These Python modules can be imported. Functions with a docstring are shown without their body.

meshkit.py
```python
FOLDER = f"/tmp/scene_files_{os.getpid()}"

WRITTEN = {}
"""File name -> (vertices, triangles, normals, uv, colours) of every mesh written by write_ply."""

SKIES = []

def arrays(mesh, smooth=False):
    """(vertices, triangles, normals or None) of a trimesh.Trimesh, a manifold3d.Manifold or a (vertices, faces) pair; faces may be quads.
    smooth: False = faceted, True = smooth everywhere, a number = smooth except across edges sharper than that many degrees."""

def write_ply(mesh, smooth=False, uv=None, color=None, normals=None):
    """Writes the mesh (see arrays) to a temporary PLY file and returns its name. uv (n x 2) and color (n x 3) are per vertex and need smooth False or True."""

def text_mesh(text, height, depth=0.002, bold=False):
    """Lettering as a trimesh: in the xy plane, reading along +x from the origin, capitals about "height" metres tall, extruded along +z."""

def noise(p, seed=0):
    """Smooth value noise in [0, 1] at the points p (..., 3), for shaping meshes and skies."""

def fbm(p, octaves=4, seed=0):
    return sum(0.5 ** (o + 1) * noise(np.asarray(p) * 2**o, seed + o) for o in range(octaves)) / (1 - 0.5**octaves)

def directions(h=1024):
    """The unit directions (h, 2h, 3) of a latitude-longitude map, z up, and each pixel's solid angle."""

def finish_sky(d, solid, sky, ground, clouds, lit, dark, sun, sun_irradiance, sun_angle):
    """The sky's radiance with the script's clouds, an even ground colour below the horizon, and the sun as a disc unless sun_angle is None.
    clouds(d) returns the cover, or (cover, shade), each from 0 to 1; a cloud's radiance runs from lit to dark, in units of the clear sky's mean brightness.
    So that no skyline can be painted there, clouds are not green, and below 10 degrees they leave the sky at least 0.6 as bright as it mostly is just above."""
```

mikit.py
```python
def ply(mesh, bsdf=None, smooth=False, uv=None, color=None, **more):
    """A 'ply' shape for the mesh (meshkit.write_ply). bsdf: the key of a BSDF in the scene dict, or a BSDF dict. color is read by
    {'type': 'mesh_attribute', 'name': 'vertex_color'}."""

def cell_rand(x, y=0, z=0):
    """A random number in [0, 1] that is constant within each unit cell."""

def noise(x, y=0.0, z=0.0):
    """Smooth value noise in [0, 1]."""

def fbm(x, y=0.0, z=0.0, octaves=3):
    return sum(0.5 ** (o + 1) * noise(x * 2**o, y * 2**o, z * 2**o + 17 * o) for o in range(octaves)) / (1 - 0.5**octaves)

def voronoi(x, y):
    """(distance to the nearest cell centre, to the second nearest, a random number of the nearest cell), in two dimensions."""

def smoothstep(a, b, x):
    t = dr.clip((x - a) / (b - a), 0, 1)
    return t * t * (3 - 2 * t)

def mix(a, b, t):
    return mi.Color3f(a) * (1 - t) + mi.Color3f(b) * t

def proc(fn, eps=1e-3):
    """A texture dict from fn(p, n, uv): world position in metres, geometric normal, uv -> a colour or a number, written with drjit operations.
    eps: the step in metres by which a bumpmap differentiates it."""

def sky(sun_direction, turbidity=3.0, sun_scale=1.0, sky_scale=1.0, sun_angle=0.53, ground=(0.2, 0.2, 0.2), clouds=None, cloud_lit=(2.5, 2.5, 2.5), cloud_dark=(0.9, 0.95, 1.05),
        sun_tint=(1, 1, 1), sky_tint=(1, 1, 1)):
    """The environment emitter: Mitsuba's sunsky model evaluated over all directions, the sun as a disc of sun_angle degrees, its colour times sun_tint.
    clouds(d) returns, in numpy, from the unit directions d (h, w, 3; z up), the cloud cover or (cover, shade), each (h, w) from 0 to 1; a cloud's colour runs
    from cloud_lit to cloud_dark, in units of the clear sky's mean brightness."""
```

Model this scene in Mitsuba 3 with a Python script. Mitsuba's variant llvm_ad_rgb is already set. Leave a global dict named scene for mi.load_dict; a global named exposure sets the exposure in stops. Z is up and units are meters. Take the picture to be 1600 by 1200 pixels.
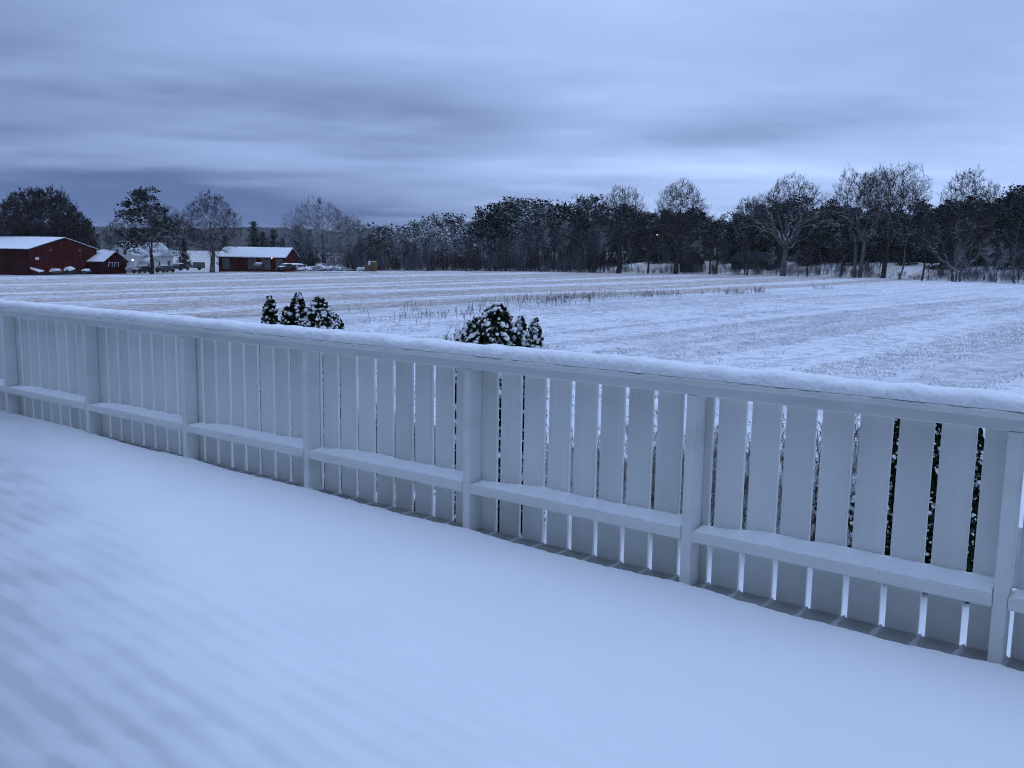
import math
import numpy as np, trimesh, drjit as dr, mitsuba as mi
import mikit, meshkit
from mikit import proc, noise, fbm, smoothstep, mix, cell_rand

T = mi.ScalarTransform4f
scene, labels = {'type': 'scene'}, {}

# ------------------------------------------------------------------ camera
EYE = np.array([0.0, 0.0, 1.4449])
PITCH, ROLL, FPX = 0.1421, 0.0159, 1450.0          # focal length in pixels of the 1600 px wide photograph
_F = np.array([0, math.cos(PITCH), -math.sin(PITCH)])
_R0 = np.array([1.0, 0, 0]); _U0 = np.cross(_R0, _F)
_R = _R0 * math.cos(ROLL) + _U0 * math.sin(ROLL)
_U = -_R0 * math.sin(ROLL) + _U0 * math.cos(ROLL)
scene['camera'] = {'type': 'perspective', 'fov': 2 * math.degrees(math.atan(800 / FPX)), 'fov_axis': 'x',
                   'near_clip': 0.05, 'far_clip': 9000.0,
                   'to_world': T().look_at(origin=EYE.tolist(), target=(EYE + _F).tolist(), up=_U.tolist()),
                   'medium': {'type': 'ref', 'id': 'haze_air'}}

# ------------------------------------------------------------------ sky (overcast winter dusk) and exposure
exposure = 1.3
DARK = np.array([0.070, 0.114, 0.252])
LIT = DARK + 2.0 * (np.array([0.432, 0.588, 0.950]) - DARK)            # twice the contrast of the sky in view: an overcast is brightest overhead
SKY_GAIN = 8.0


def sst(a, b, x):
    t = np.clip((np.asarray(x, float) - a) / (b - a), 0, 1)
    return t * t * (3 - 2 * t)


def sky_clouds(d):
    az = np.degrees(np.arctan2(d[..., 0], d[..., 1])); el = np.degrees(np.arcsin(np.clip(d[..., 2], -1, 1)))
    sa = np.sin(np.radians(az)); azs = 60 * sa / (0.5 + np.abs(sa))         # wraps behind the viewer without a seam
    # the light comes from low on the front right, the sky behind the viewer is duller; a dark bank lies low on the left
    base = 0.71 - 0.53 * np.cos(np.radians(az - 30)) * (1 - 0.5 * np.clip(el / 90, 0, 1))
    bank = np.clip(1 - el / 9.5, 0, 1) ** 1.15 * np.clip(0.31 - 0.020 * az, 0, 0.70) * (np.abs(az) < 180)
    bank = bank + 0.22 * np.exp(-((el - 8.6) / 2.3) ** 2) * sst(-50, -16, az) * (1 - sst(-6, 8, az))
    bank = bank * (1 - sst(120, 170, np.abs(az)))
    bright = np.exp(-((el - 4.7 - 0.02 * az) / 1.15) ** 2) * np.clip(0.20 + 0.009 * az, 0, 0.34) * (1 - sst(40, 80, np.abs(az)))
    base = base + 0.06 - 1.20 * np.clip((el - 13) / 52, 0, 1)
    h = d[..., 2] + 0.055
    q = np.stack([d[..., 0] / h, d[..., 1] / h, 0 * h], -1)
    n1 = meshkit.fbm(q * np.array([0.36, 0.46, 1]) + 7.3, 5, 3) - 0.5
    n2 = meshkit.fbm(q * np.array([0.9, 1.5, 1]) + 31.7, 6, 11) - 0.5
    n3 = meshkit.fbm(np.stack([az / 16 + 3, el / 1.6 + 0.02 * az, 0 * az], -1) + n2[..., None] * 1.2, 4, 29) - 0.5
    low = np.clip(1 - el / 40, 0, 1)
    s = base + bank - bright + low * (0.90 * n1 + 0.80 * n2 + 0.62 * n3 * np.clip(1.25 - el / 14, 0.15, 1))
    return np.ones_like(el), np.clip(0.5 + 0.5 * s, 0, 1)


scene['sky_light'] = mikit.sky((0.85, 0.45, 0.16), turbidity=4, sun_scale=0.01, sun_angle=25, clouds=sky_clouds,
                               cloud_lit=tuple(LIT * SKY_GAIN), cloud_dark=tuple(DARK * SKY_GAIN), ground=(0.7, 0.7, 0.7))


# ------------------------------------------------------------------ helpers
def ray(px, py):
    d = _F + _R * (px - 800) / FPX - _U * (py - 600) / FPX
    return d / np.linalg.norm(d)


def at_dist(px, dist, py=420.0):
    """Ground position on the bearing of a photo column at a horizontal distance."""
    d = ray(px, py); k = dist / math.hypot(d[0], d[1])
    return np.array([d[0] * k, d[1] * k])


def z_of(px, py, dist):
    d = ray(px, py)
    return EYE[2] + d[2] / math.hypot(d[0], d[1]) * dist


def put(key, d, label=None, category=None, group=None, kind=None):
    scene[key] = d
    lab(key, label, category, group, kind)
    return key


def lab(key, label=None, category=None, group=None, kind=None):
    e = {k: v for k, v in (('label', label), ('category', category), ('group', group), ('kind', kind)) if v}
    if e:
        labels.setdefault(key, {}).update(e)


_used = {}


def num(name):
    n = _used.get(name, 0); _used[name] = n + 1
    return name if n == 0 else f'{name}_{n:03d}'


def cat(ms):
    """Join (vertices, faces) pairs."""
    vs, fs, o = [], [], 0
    for v, f in ms:
        vs.append(v); fs.append(f + o); o += len(v)
    return np.vstack(vs), np.vstack(fs)


def tri(f):
    f = np.asarray(f)
    return np.vstack([f[:, [0, 1, 2]], f[:, [0, 2, 3]]]) if f.shape[1] == 4 else f


def prism(poly, length):
    """Convex polygon (k,2) in (y,z) extruded along x from 0 to length."""
    poly = np.asarray(poly, float); k = len(poly)
    a = np.c_[np.zeros(k), poly]; b = np.c_[np.full(k, length), poly]
    i = np.arange(k); j = (i + 1) % k
    f = [np.stack([i, i + k, j + k], 1), np.stack([i, j + k, j], 1)]
    f.append(np.array([[0, m + 1, m] for m in range(1, k - 1)])[:, ::-1][:, [0, 1, 2]])
    f.append(np.array([[k, k + m, k + m + 1] for m in range(1, k - 1)]))
    v = np.vstack([a, b]); f = np.vstack(f)
    m = trimesh.Trimesh(v, f, process=False); m.fix_normals()
    return np.array(m.vertices), np.array(m.faces)


def box(x0, x1, y0, y1, z0, z1, c=0.0):
    """Box with chamfered long edges (long axis = the longest side)."""
    L = np.array([x1 - x0, y1 - y0, z1 - z0]); ax = int(np.argmax(L))
    o = [a for a in (0, 1, 2) if a != ax]
    w, h = L[o[0]], L[o[1]]
    c = min(c, 0.3 * min(w, h))
    if c > 0:
        p = [(c, 0), (w - c, 0), (w, c), (w, h - c), (w - c, h), (c, h), (0, h - c), (0, c)]
    else:
        p = [(0, 0), (w, 0), (w, h), (0, h)]
    v, f = prism(p, L[ax])
    out = np.empty_like(v); out[:, ax] = v[:, 0]; out[:, o[0]] = v[:, 1]; out[:, o[1]] = v[:, 2]
    out += np.array([x0, y0, z0])
    m = trimesh.Trimesh(out, f, process=False); m.fix_normals()
    return np.array(m.vertices), np.array(m.faces)


def moved(m, mat, org=(0, 0, 0)):
    return m[0] @ np.asarray(mat).T + np.asarray(org), m[1]


def rotz(a):
    c, s = math.cos(a), math.sin(a)
    return np.array([[c, -s, 0], [s, c, 0], [0, 0, 1.0]])


# ------------------------------------------------------------------ materials
def rgb(r, g=None, b=None):
    return {'type': 'rgb', 'value': [r, r if g is None else g, r if b is None else b]}


def diffuse(tex):
    return {'type': 'twosided', 'bsdf': {'type': 'diffuse', 'reflectance': tex}}


def mat(key, d):
    scene[key] = d
    return key


def deck_snow_height(p, n, uv):
    return fbm(p.x * 60, p.y * 60, p.z * 60, 3) * 0.0022 + noise(p.x * 14, p.y * 14, p.z * 14) * 0.003


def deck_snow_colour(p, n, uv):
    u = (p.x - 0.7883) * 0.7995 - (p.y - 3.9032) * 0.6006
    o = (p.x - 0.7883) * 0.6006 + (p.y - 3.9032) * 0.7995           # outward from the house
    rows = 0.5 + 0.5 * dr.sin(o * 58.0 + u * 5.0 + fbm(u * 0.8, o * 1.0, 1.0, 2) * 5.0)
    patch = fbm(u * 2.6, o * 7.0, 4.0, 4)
    shade_region = smoothstep(-1.1, -2.9, o + 0.16 * u) 
    thin = shade_region * smoothstep(0.38, 0.80, patch * 0.72 + rows * 0.28)
    return mix(mix((0.85, 0.865, 0.88), (0.90, 0.91, 0.92), fbm(p.x * 3, p.y * 3, p.z * 3, 3)), (0.50, 0.53, 0.55), dr.clip(thin * 0.45 + 0.75 * smoothstep(-1.9, -3.0, o + 0.42 * u) * (0.5 + patch), 0, 0.9))  # patchy thin snow; shade towards the house corner is painted into the colour


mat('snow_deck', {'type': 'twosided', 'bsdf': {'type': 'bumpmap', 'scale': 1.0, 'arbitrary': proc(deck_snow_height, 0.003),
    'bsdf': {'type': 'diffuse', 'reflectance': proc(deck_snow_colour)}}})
mat('snow_fresh', {'type': 'twosided', 'bsdf': {'type': 'bumpmap', 'scale': 1.0, 'arbitrary': proc(deck_snow_height, 0.003),
    'bsdf': {'type': 'diffuse', 'reflectance': proc(lambda p, n, uv: mix((0.84, 0.86, 0.88), (0.90, 0.91, 0.92), fbm(p.x * 3, p.y * 3, p.z * 3, 3)))}}})
mat('snow_thin', diffuse(rgb(0.42, 0.43, 0.44)))
mat('snow_clump', diffuse(rgb(0.88, 0.89, 0.90)))
def paint_colour(p, n, uv):
    u = (p.x - 0.7883) * 0.7995 - (p.y - 3.9032) * 0.6006          # along the fence
    tone = cell_rand((u - 0.046) / 0.1485 + 100, 3, 7)
    grain = noise(u * 90, p.z * 2.5, tone * 9)
    wear = smoothstep(0.42, 0.78, fbm(u * 3.0 + tone * 20, p.z * 1.1, 2.0, 4))
    k1, k2, k3 = mikit.voronoi(u * 5.0, p.z * 2.2)
    knot = (1 - smoothstep(0.03, 0.085, k1)) * smoothstep(0.55, 0.65, k3)
    c = mix((0.69, 0.70, 0.68), (0.59, 0.605, 0.575), wear)
    c = c * (0.95 + 0.08 * tone) * (0.975 + 0.05 * grain)
    return mix(c, (0.47, 0.46, 0.38), knot * 0.12)


mat('paint_white', {'type': 'twosided', 'bsdf': {'type': 'bumpmap', 'scale': 1.0,
    'arbitrary': proc(lambda p, n, uv: noise(p.x * 160 + p.y * 160, p.z * 9) * 0.00045 + fbm(p.x * 30, p.y * 30, p.z * 8, 2) * 0.0009, 0.001),
    'bsdf': {'type': 'principled', 'roughness': 0.55, 'specular': 0.35, 'base_color': proc(paint_colour)}}})
mat('paint_rail', {'type': 'twosided', 'bsdf': {'type': 'bumpmap', 'scale': 1.0,
    'arbitrary': proc(lambda p, n, uv: noise((p.x * 0.8 - p.y * 0.6) * 8, (p.x * 0.6 + p.y * 0.8) * 120, p.z * 120) * 0.0006, 0.001),
    'bsdf': {'type': 'principled', 'roughness': 0.55, 'specular': 0.35, 'base_color': proc(lambda p, n, uv: mix((0.69, 0.70, 0.68), (0.59, 0.605, 0.575), smoothstep(0.42, 0.8, fbm(p.x * 2.5 + 3, p.y * 2.5, p.z * 6, 4))))}}})
mat('deck_wood', {'type': 'twosided', 'bsdf': {'type': 'bumpmap', 'scale': 1.0,
    'arbitrary': proc(lambda p, n, uv: noise((p.x * 0.8 - p.y * 0.6) * 3, (p.x * 0.6 + p.y * 0.8) * 140) * 0.0008, 0.001),
    'bsdf': {'type': 'principled', 'roughness': 0.6, 'specular': 0.3,
             'base_color': proc(lambda p, n, uv: mix((0.18, 0.185, 0.18), (0.28, 0.29, 0.28), fbm((p.x * 0.8 - p.y * 0.6) * 2, (p.x * 0.6 + p.y * 0.8) * 40, 0, 3)))}}})


def snowy(base, base2, lo=0.35, hi=0.7, amount=1.0, scale=3.0, both=False, snow=(0.82, 0.84, 0.87)):
    """Colour of a thing with snow lying on its upward faces."""
    def fn(p, n, uv):
        nz = dr.abs(n.z) if both else n.z
        t = smoothstep(lo, hi, nz + (fbm(p.x * scale, p.y * scale, p.z * scale, 2) - 0.5) * 0.8) * amount
        return mix(mix(base, base2, noise(p.x * 1.7 + 5, p.y * 1.7, p.z * 1.7)), snow, t)
    return proc(fn)


mat('bark_dark', diffuse(snowy((0.028, 0.026, 0.027), (0.054, 0.050, 0.049), 0.45, 0.9, 0.75, 0.9)))
mat('bark_pale', diffuse(snowy((0.085, 0.081, 0.082), (0.17, 0.163, 0.163), 0.35, 0.85, 0.8, 0.9)))
mat('twig_dark', diffuse(rgb(0.036, 0.034, 0.036)))
mat('twig_brown', diffuse(rgb(0.040, 0.034, 0.034)))
mat('twig_grey', diffuse(rgb(0.085, 0.083, 0.092)))
mat('twig_frosted', diffuse(snowy((0.075, 0.075, 0.083), (0.15, 0.15, 0.165), 0.45, 0.95, 0.7, 0.4, True)))
mat('needles_snowy', diffuse(snowy((0.014, 0.020, 0.017), (0.028, 0.036, 0.027), 0.70, 1.05, 0.75, 0.35, True)))
mat('needles_frosted', diffuse(snowy((0.026, 0.034, 0.033), (0.060, 0.066, 0.066), 0.42, 0.80, 0.9, 0.30, True)))
mat('needles_dark', diffuse(snowy((0.014, 0.018, 0.016), (0.028, 0.034, 0.028), 0.85, 1.2, 0.5, 0.35, True)))
mat('thuja_green', diffuse(snowy((0.012, 0.020, 0.012), (0.028, 0.040, 0.022), 0.74, 1.05, 0.8, 14.0, True)))
mat('shrub_twig', diffuse(snowy((0.045, 0.036, 0.032), (0.085, 0.070, 0.060), 0.15, 0.5, 1.0, 9.0)))
mat('red_boards', diffuse(proc(lambda p, n, uv: mix((0.085, 0.010, 0.010), (0.065, 0.009, 0.009), noise((p.x + p.y) * 5, p.z * 0.4)))))
mat('red_boards_dark', diffuse(proc(lambda p, n, uv: mix((0.050, 0.008, 0.008), (0.040, 0.007, 0.007), noise((p.x + p.y) * 5, p.z * 0.4)))))
mat('roof_snow', diffuse(proc(lambda p, n, uv: mix((0.84, 0.85, 0.87), (0.90, 0.91, 0.92), fbm(p.x * 0.5, p.y * 0.5, p.z, 3)))))
mat('roof_snow_thin', diffuse(proc(lambda p, n, uv: mix((0.30, 0.31, 0.33), (0.74, 0.75, 0.78), smoothstep(0.3, 0.62, fbm(p.x * 0.9, p.y * 0.9, p.z * 0.9, 4))))))
mat('white_walls', diffuse(proc(lambda p, n, uv: mix((0.78, 0.78, 0.77), (0.84, 0.84, 0.83), noise(p.x * 3, p.y * 3, p.z * 0.5)))))
mat('trim_white', diffuse(rgb(0.70)))
mat('trim_dark', diffuse(rgb(0.025, 0.025, 0.028)))
mat('door_grey', diffuse(proc(lambda p, n, uv: mix((0.11, 0.11, 0.105), (0.15, 0.15, 0.14), noise((p.x + p.y) * 2, p.z)))))
mat('window_glass', {'type': 'principled', 'base_color': rgb(0.03, 0.035, 0.045), 'roughness': 0.08, 'specular': 0.6})
mat('car_dark', {'type': 'principled', 'base_color': rgb(0.03, 0.035, 0.045), 'roughness': 0.25, 'specular': 0.6})
mat('rubber', diffuse(rgb(0.025)))
mat('tarp_white', diffuse(rgb(0.66, 0.67, 0.68)))
mat('junk_grey', diffuse(snowy((0.03, 0.03, 0.033), (0.06, 0.057, 0.054), 0.2, 0.6, 1.0, 1.2)))
mat('crate_yellow', diffuse(snowy((0.15, 0.11, 0.05), (0.19, 0.14, 0.06), 0.6, 0.8, 1.0, 1.0)))
mat('crate_brown', diffuse(snowy((0.13, 0.085, 0.05), (0.17, 0.11, 0.07), 0.6, 0.8, 1.0, 1.0)))
mat('weed_stalk', diffuse(rgb(0.17, 0.155, 0.15)))
mat('stubble_straw', diffuse(snowy((0.40, 0.38, 0.37), (0.56, 0.54, 0.53), 0.2, 0.8, 0.7, 2.0, True)))
mat('drive_grey', diffuse(proc(lambda p, n, uv: mix((0.17, 0.175, 0.19), (0.36, 0.37, 0.40), fbm(p.x * 1.2, p.y * 1.2, 0, 4)))))
mat('pole_grey', diffuse(rgb(0.12)))

TRACK = math.radians(48.0)                             # direction in which the field was worked
CT, ST = math.cos(TRACK), math.sin(TRACK)


def field_colour(p, n, uv):
    s = p.x * CT + p.y * ST                             # along the rows
    c = -p.x * ST + p.y * CT                            # across the rows
    wob = (fbm(s * 0.018, c * 0.02, 3.0, 2) - 0.5) * 5
    cc = c + wob
    broad = fbm(cc * 0.20, s * 0.0035, 1.0, 3)          # bands a few metres wide, very long
    fine = fbm(cc * 0.9, s * 0.035, 2.0, 3)
    speck = fbm(p.x * 2.6 + s * 0.0, p.y * 2.6, 0.0, 4)
    clods = fbm(p.x * 0.55, p.y * 0.55, 5.0, 3)
    # the far strip of field carries more bare straw than the near one
    far = smoothstep(-1.0, 4.0, c - 54.0)
    bare = smoothstep(0.49, 0.62, broad * 0.62 + fine * 0.22 + clods * 0.16 + (far * 0.115 - 0.01))
    bare = bare * (0.45 + 0.55 * smoothstep(0.34, 0.6, speck))
    mott = smoothstep(0.44, 0.66, speck * 0.72 + fine * 0.28) * 0.62
    t = dr.clip(dr.maximum(bare * (0.70 + 0.22 * far), mott), 0, 1)
    straw = mix((0.46, 0.455, 0.48), (0.41, 0.345, 0.295), far)
    white = mix((0.80, 0.81, 0.85), (0.87, 0.88, 0.90), fine)
    garden = 1 - smoothstep(17.0, 26.0, dr.sqrt(p.x * p.x + p.y * p.y))
    return mix(mix(white, straw, t), (0.87, 0.88, 0.89), garden * 0.85)


mat('field_snow', diffuse(proc(field_colour)))
mat('cloud_hill_tone', diffuse(proc(lambda p, n, uv: mix((0.030, 0.036, 0.040), (0.060, 0.066, 0.074), smoothstep(0.45, 0.75, fbm(p.x * 0.02, p.y * 0.02, p.z * 0.05, 4))))))

# ------------------------------------------------------------------ ground
_AZ = [-60, -28.5, -15.4, -4, 7.7, 18.8, 28.3, 60]
_ED = [200, 202, 229, 226, 208, 188, 162, 130]


def wood_edge(az):
    return np.interp(az, _AZ, _ED)


def ground_z(x, y):
    x, y = np.asarray(x, float), np.asarray(y, float)
    r = np.hypot(x, y); az = np.degrees(np.arctan2(x, y))
    zf = -3.0 + 0.0139 * 150 * np.tanh(x / 150) - 0.0024 * 200 * np.tanh(y / 200)
    z = -2.15 + (zf + 2.15) * sst(18, 32, r)
    e = wood_edge(az)
    front = sst(-45, -20, az) * (1 - sst(45, 70, az)) * (y > 0)
    z = z + front * sst(4, 9, az) * 2.6 * sst(e + 3, e + 45, r)
    z = z + front * sst(-12, 26, az) * 9.0 * sst(e + 60, e + 240, r)
    amp = sst(24, 45, r)
    z = z + amp * (meshkit.fbm(np.stack([x * 0.05, y * 0.05, 0 * x], -1), 3, 5) - 0.5) * 0.30
    cc = -x * ST + y * CT; ss = x * CT + y * ST
    z = z + amp * (1 - sst(160, 220, r)) * (meshkit.fbm(np.stack([cc * 0.55, ss * 0.02, 0 * x], -1), 2, 8) - 0.5) * 0.16
    return z


def build_ground():
    xs = np.unique(np.r_[-2400, -1900, -1500, -1000, -700, -500, np.arange(-400, -130, 12), np.arange(-130, 130, 1.1), np.arange(130, 400, 12), 400, 500, 700, 1000, 1500, 1900, 2400])
    ys = np.unique(np.r_[-600, -300, -150, -80, np.arange(-40, 8, 4), np.arange(8, 60, 0.6), np.arange(60, 140, 1.0), np.arange(140, 300, 2.5), np.arange(300, 560, 12), 600, 700, 900, 1200, 1600, 2000, 2400])
    X, Y = np.meshgrid(xs, ys)
    Z = ground_z(X, Y)
    nx, ny = len(xs), len(ys)
    i = (np.arange(ny - 1)[:, None] * nx + np.arange(nx - 1)[None]).ravel()
    f = np.stack([i, i + 1, i + nx + 1, i + nx], 1)
    return np.c_[X.ravel(), Y.ravel(), Z.ravel()], tri(f)


put('field', mikit.ply(build_ground(), 'field_snow', True), 'snow dusted stubble field with long straight working tracks', kind='structure')


def build_cloud_hills():  # wooded ridge added to stand in for the low dark cloud bank
    az = np.radians(np.linspace(-60, 12, 220)); out = []
    px = np.interp(np.degrees(az), [-60, -29, -24, -18, -13, -8, -4, 0, 12], [1, 1, 1, 1, 1, 1, 1, 1, 1])
    prof = np.interp(np.degrees(az), [-60, -40, -29, -24, -20, -16, -12, -8, -4, 2, 12], [40, 46, 44, 38, 34, 42, 38, 30, 24, 18, 10])
    j = np.linspace(0, 1, 40)
    A, J = np.meshgrid(az, j)
    r = 1500 + 700 * J
    P = np.interp(A, az, prof)
    X, Y = r * np.sin(A), r * np.cos(A)
    Z = -6 + (P + 4.5) * sst(0, 1, J * 1.15) + J * 14 * (meshkit.fbm(np.stack([X / 260, Y / 260, 0 * X], -1), 3, 4) - 0.5) \
        + J * 7 * (meshkit.fbm(np.stack([X / 30, Y / 30, 0 * X], -1), 3, 9) - 0.5)
    n = len(az)
    i = (np.arange(39)[:, None] * n + np.arange(n - 1)[None]).ravel()
    return np.c_[X.ravel(), Y.ravel(), Z.ravel()], tri(np.stack([i, i + n, i + n + 1, i + 1], 1))


put('cloud_hills', mikit.ply(build_cloud_hills(), 'cloud_hill_tone', True), 'added wooded ridge standing in for the low dark cloud bank', kind='structure')

# ------------------------------------------------------------------ terrace and fence frame
YAW = -0.6443
FO = np.array([0.7883, 3.9032, 0.0])
FM = np.array([[math.cos(YAW), -math.sin(YAW), 0], [math.sin(YAW), math.cos(YAW), 0], [0, 0, 1.0]])   # (along, outward, up) -> world


def fence_w(m):
    return m[0] @ FM.T + FO, m[1]


POSTS = [-7.55, -6.2665, -4.975, -3.7245, -2.4916, -1.2488, 0.0, 1.2337, 2.48, 3.72]
U0, U1 = -7.60, 3.72
GAP0, PITCHU = 0.046, 0.1485
rng = np.random.default_rng(11)


def snow_edge(u):
    """How far the deck snow reaches out towards the slats."""
    u = np.asarray(u, float); P = np.array(POSTS)
    k = np.clip(np.searchsorted(P, u) - 1, 0, len(P) - 2); fr = (u - P[k]) / (P[k + 1] - P[k])
    base = np.interp(u, [-7.6, -5.4, -4.9, -2.4, 0, 1.2, 3.7], [0.096, 0.096, 0.065, 0.045, 0.015, -0.015, -0.05])
    bulge = np.interp(u, [-7.6, -5.2, -4.6, 3], [0.0, 0.0, 0.026, 0.052]) * np.sin(np.pi * np.clip(fr, 0, 1)) ** 0.7
    q = np.stack([u * 9, 0 * u, 0 * u], -1); q2 = np.stack([u * 45, 0 * u + 4, 0 * u], -1)
    return base - bulge + 0.022 * (meshkit.fbm(q, 3, 2) - 0.5) + 0.012 * (meshkit.noise(q2, 6) - 0.5)


def build_deck_snow():
    g0 = np.random.default_rng(17); us = np.arange(-9.0, 4.6, 0.022)
    ds = np.unique(np.r_[np.linspace(0, 0.02, 4), np.linspace(0.02, 0.3, 22), np.arange(0.3, 3.4, 0.03), np.arange(3.4, 4.6, 0.1)])
    UU, DD = np.meshgrid(us, ds)
    E = snow_edge(UU)
    N = E - DD
    p = np.stack([UU, N, 0 * UU], -1)
    h = 0.030 * (1 - np.exp(-DD / 0.028)) + 0.012 * sst(0, 0.5, DD)
    h += 0.016 * sst(0.02, 0.6, DD) * (meshkit.fbm(p * np.array([0.9, 1.6, 1]), 4, 21) - 0.5)
    h += 0.004 * sst(0, 0.05, DD) * (meshkit.fbm(p * 9, 3, 22) - 0.5)
    # shallow ridges over the deck boards, plainer where the snow is thinner near the house
    ridge = np.sin(2 * np.pi * (N + 0.09 * UU) / 0.108 + 6.0 * (meshkit.fbm(p * np.array([0.5, 0.5, 1]), 2, 3) - 0.5))
    mask = sst(0.9, 2.6, DD - 0.16 * UU) * sst(0.35, 0.75, meshkit.fbm(p * np.array([2.2, 5, 1]) + 5, 3, 31))
    h += 0.0019 * ridge * mask + 0.006 * sst(0.9, 2.4, DD - 0.16 * UU) * (meshkit.fbm(p * np.array([3.5, 9, 1]) + 9, 3, 41) - 0.5)
    for q in range(26):                                               # a few small dimples and lumps dropped from the eaves
        cu, cd, rr, aa = g0.uniform(-5, 3), g0.uniform(0.4, 3.2), g0.uniform(0.015, 0.05), g0.uniform(-0.008, 0.006)
        h += aa * np.exp(-((UU - cu) ** 2 + (DD - cd) ** 2) / rr ** 2)
    h[0] = -0.004
    n = len(us); i = (np.arange(len(ds) - 1)[:, None] * n + np.arange(n - 1)[None]).ravel()
    v = np.c_[UU.ravel(), N.ravel(), h.ravel()]
    return v, tri(np.stack([i, i + n, i + n + 1, i + 1], 1))


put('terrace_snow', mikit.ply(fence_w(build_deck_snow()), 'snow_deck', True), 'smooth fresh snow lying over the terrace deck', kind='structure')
streaks = []
SL = []
g = U0 + ((GAP0 - U0) % PITCHU)
while g < U1:
    SL.append(g); g += PITCHU
SL = np.array(SL)
for gp in SL:
    if gp < -5.0: continue
    e = float(snow_edge(np.array([gp]))[0])
    if e > 0.06: continue
    k = 9
    nn = np.linspace(0.098, e - 0.03, k)
    w = np.linspace(0.007, 0.017, k) * (0.75 + 0.5 * rng.random(k)); c = gp + rng.normal(0, 0.0025, k)
    rows = [np.c_[c - w, nn, np.full(k, 0.0005)], np.c_[c - 0.4 * w, nn, 0.004 + 0.003 * rng.random(k)], np.c_[c + 0.4 * w, nn, 0.004 + 0.003 * rng.random(k)], np.c_[c + w, nn, np.full(k, 0.0005)]]
    v = np.vstack(rows); i = np.concatenate([np.arange(k - 1) + r_ * k for r_ in range(3)])
    streaks.append((v, tri(np.stack([i, i + 1, i + k + 1, i + k], 1))))
put('terrace_snow__blown_streaks', mikit.ply(fence_w(cat(streaks)), 'snow_thin', True), kind='stuff')

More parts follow.
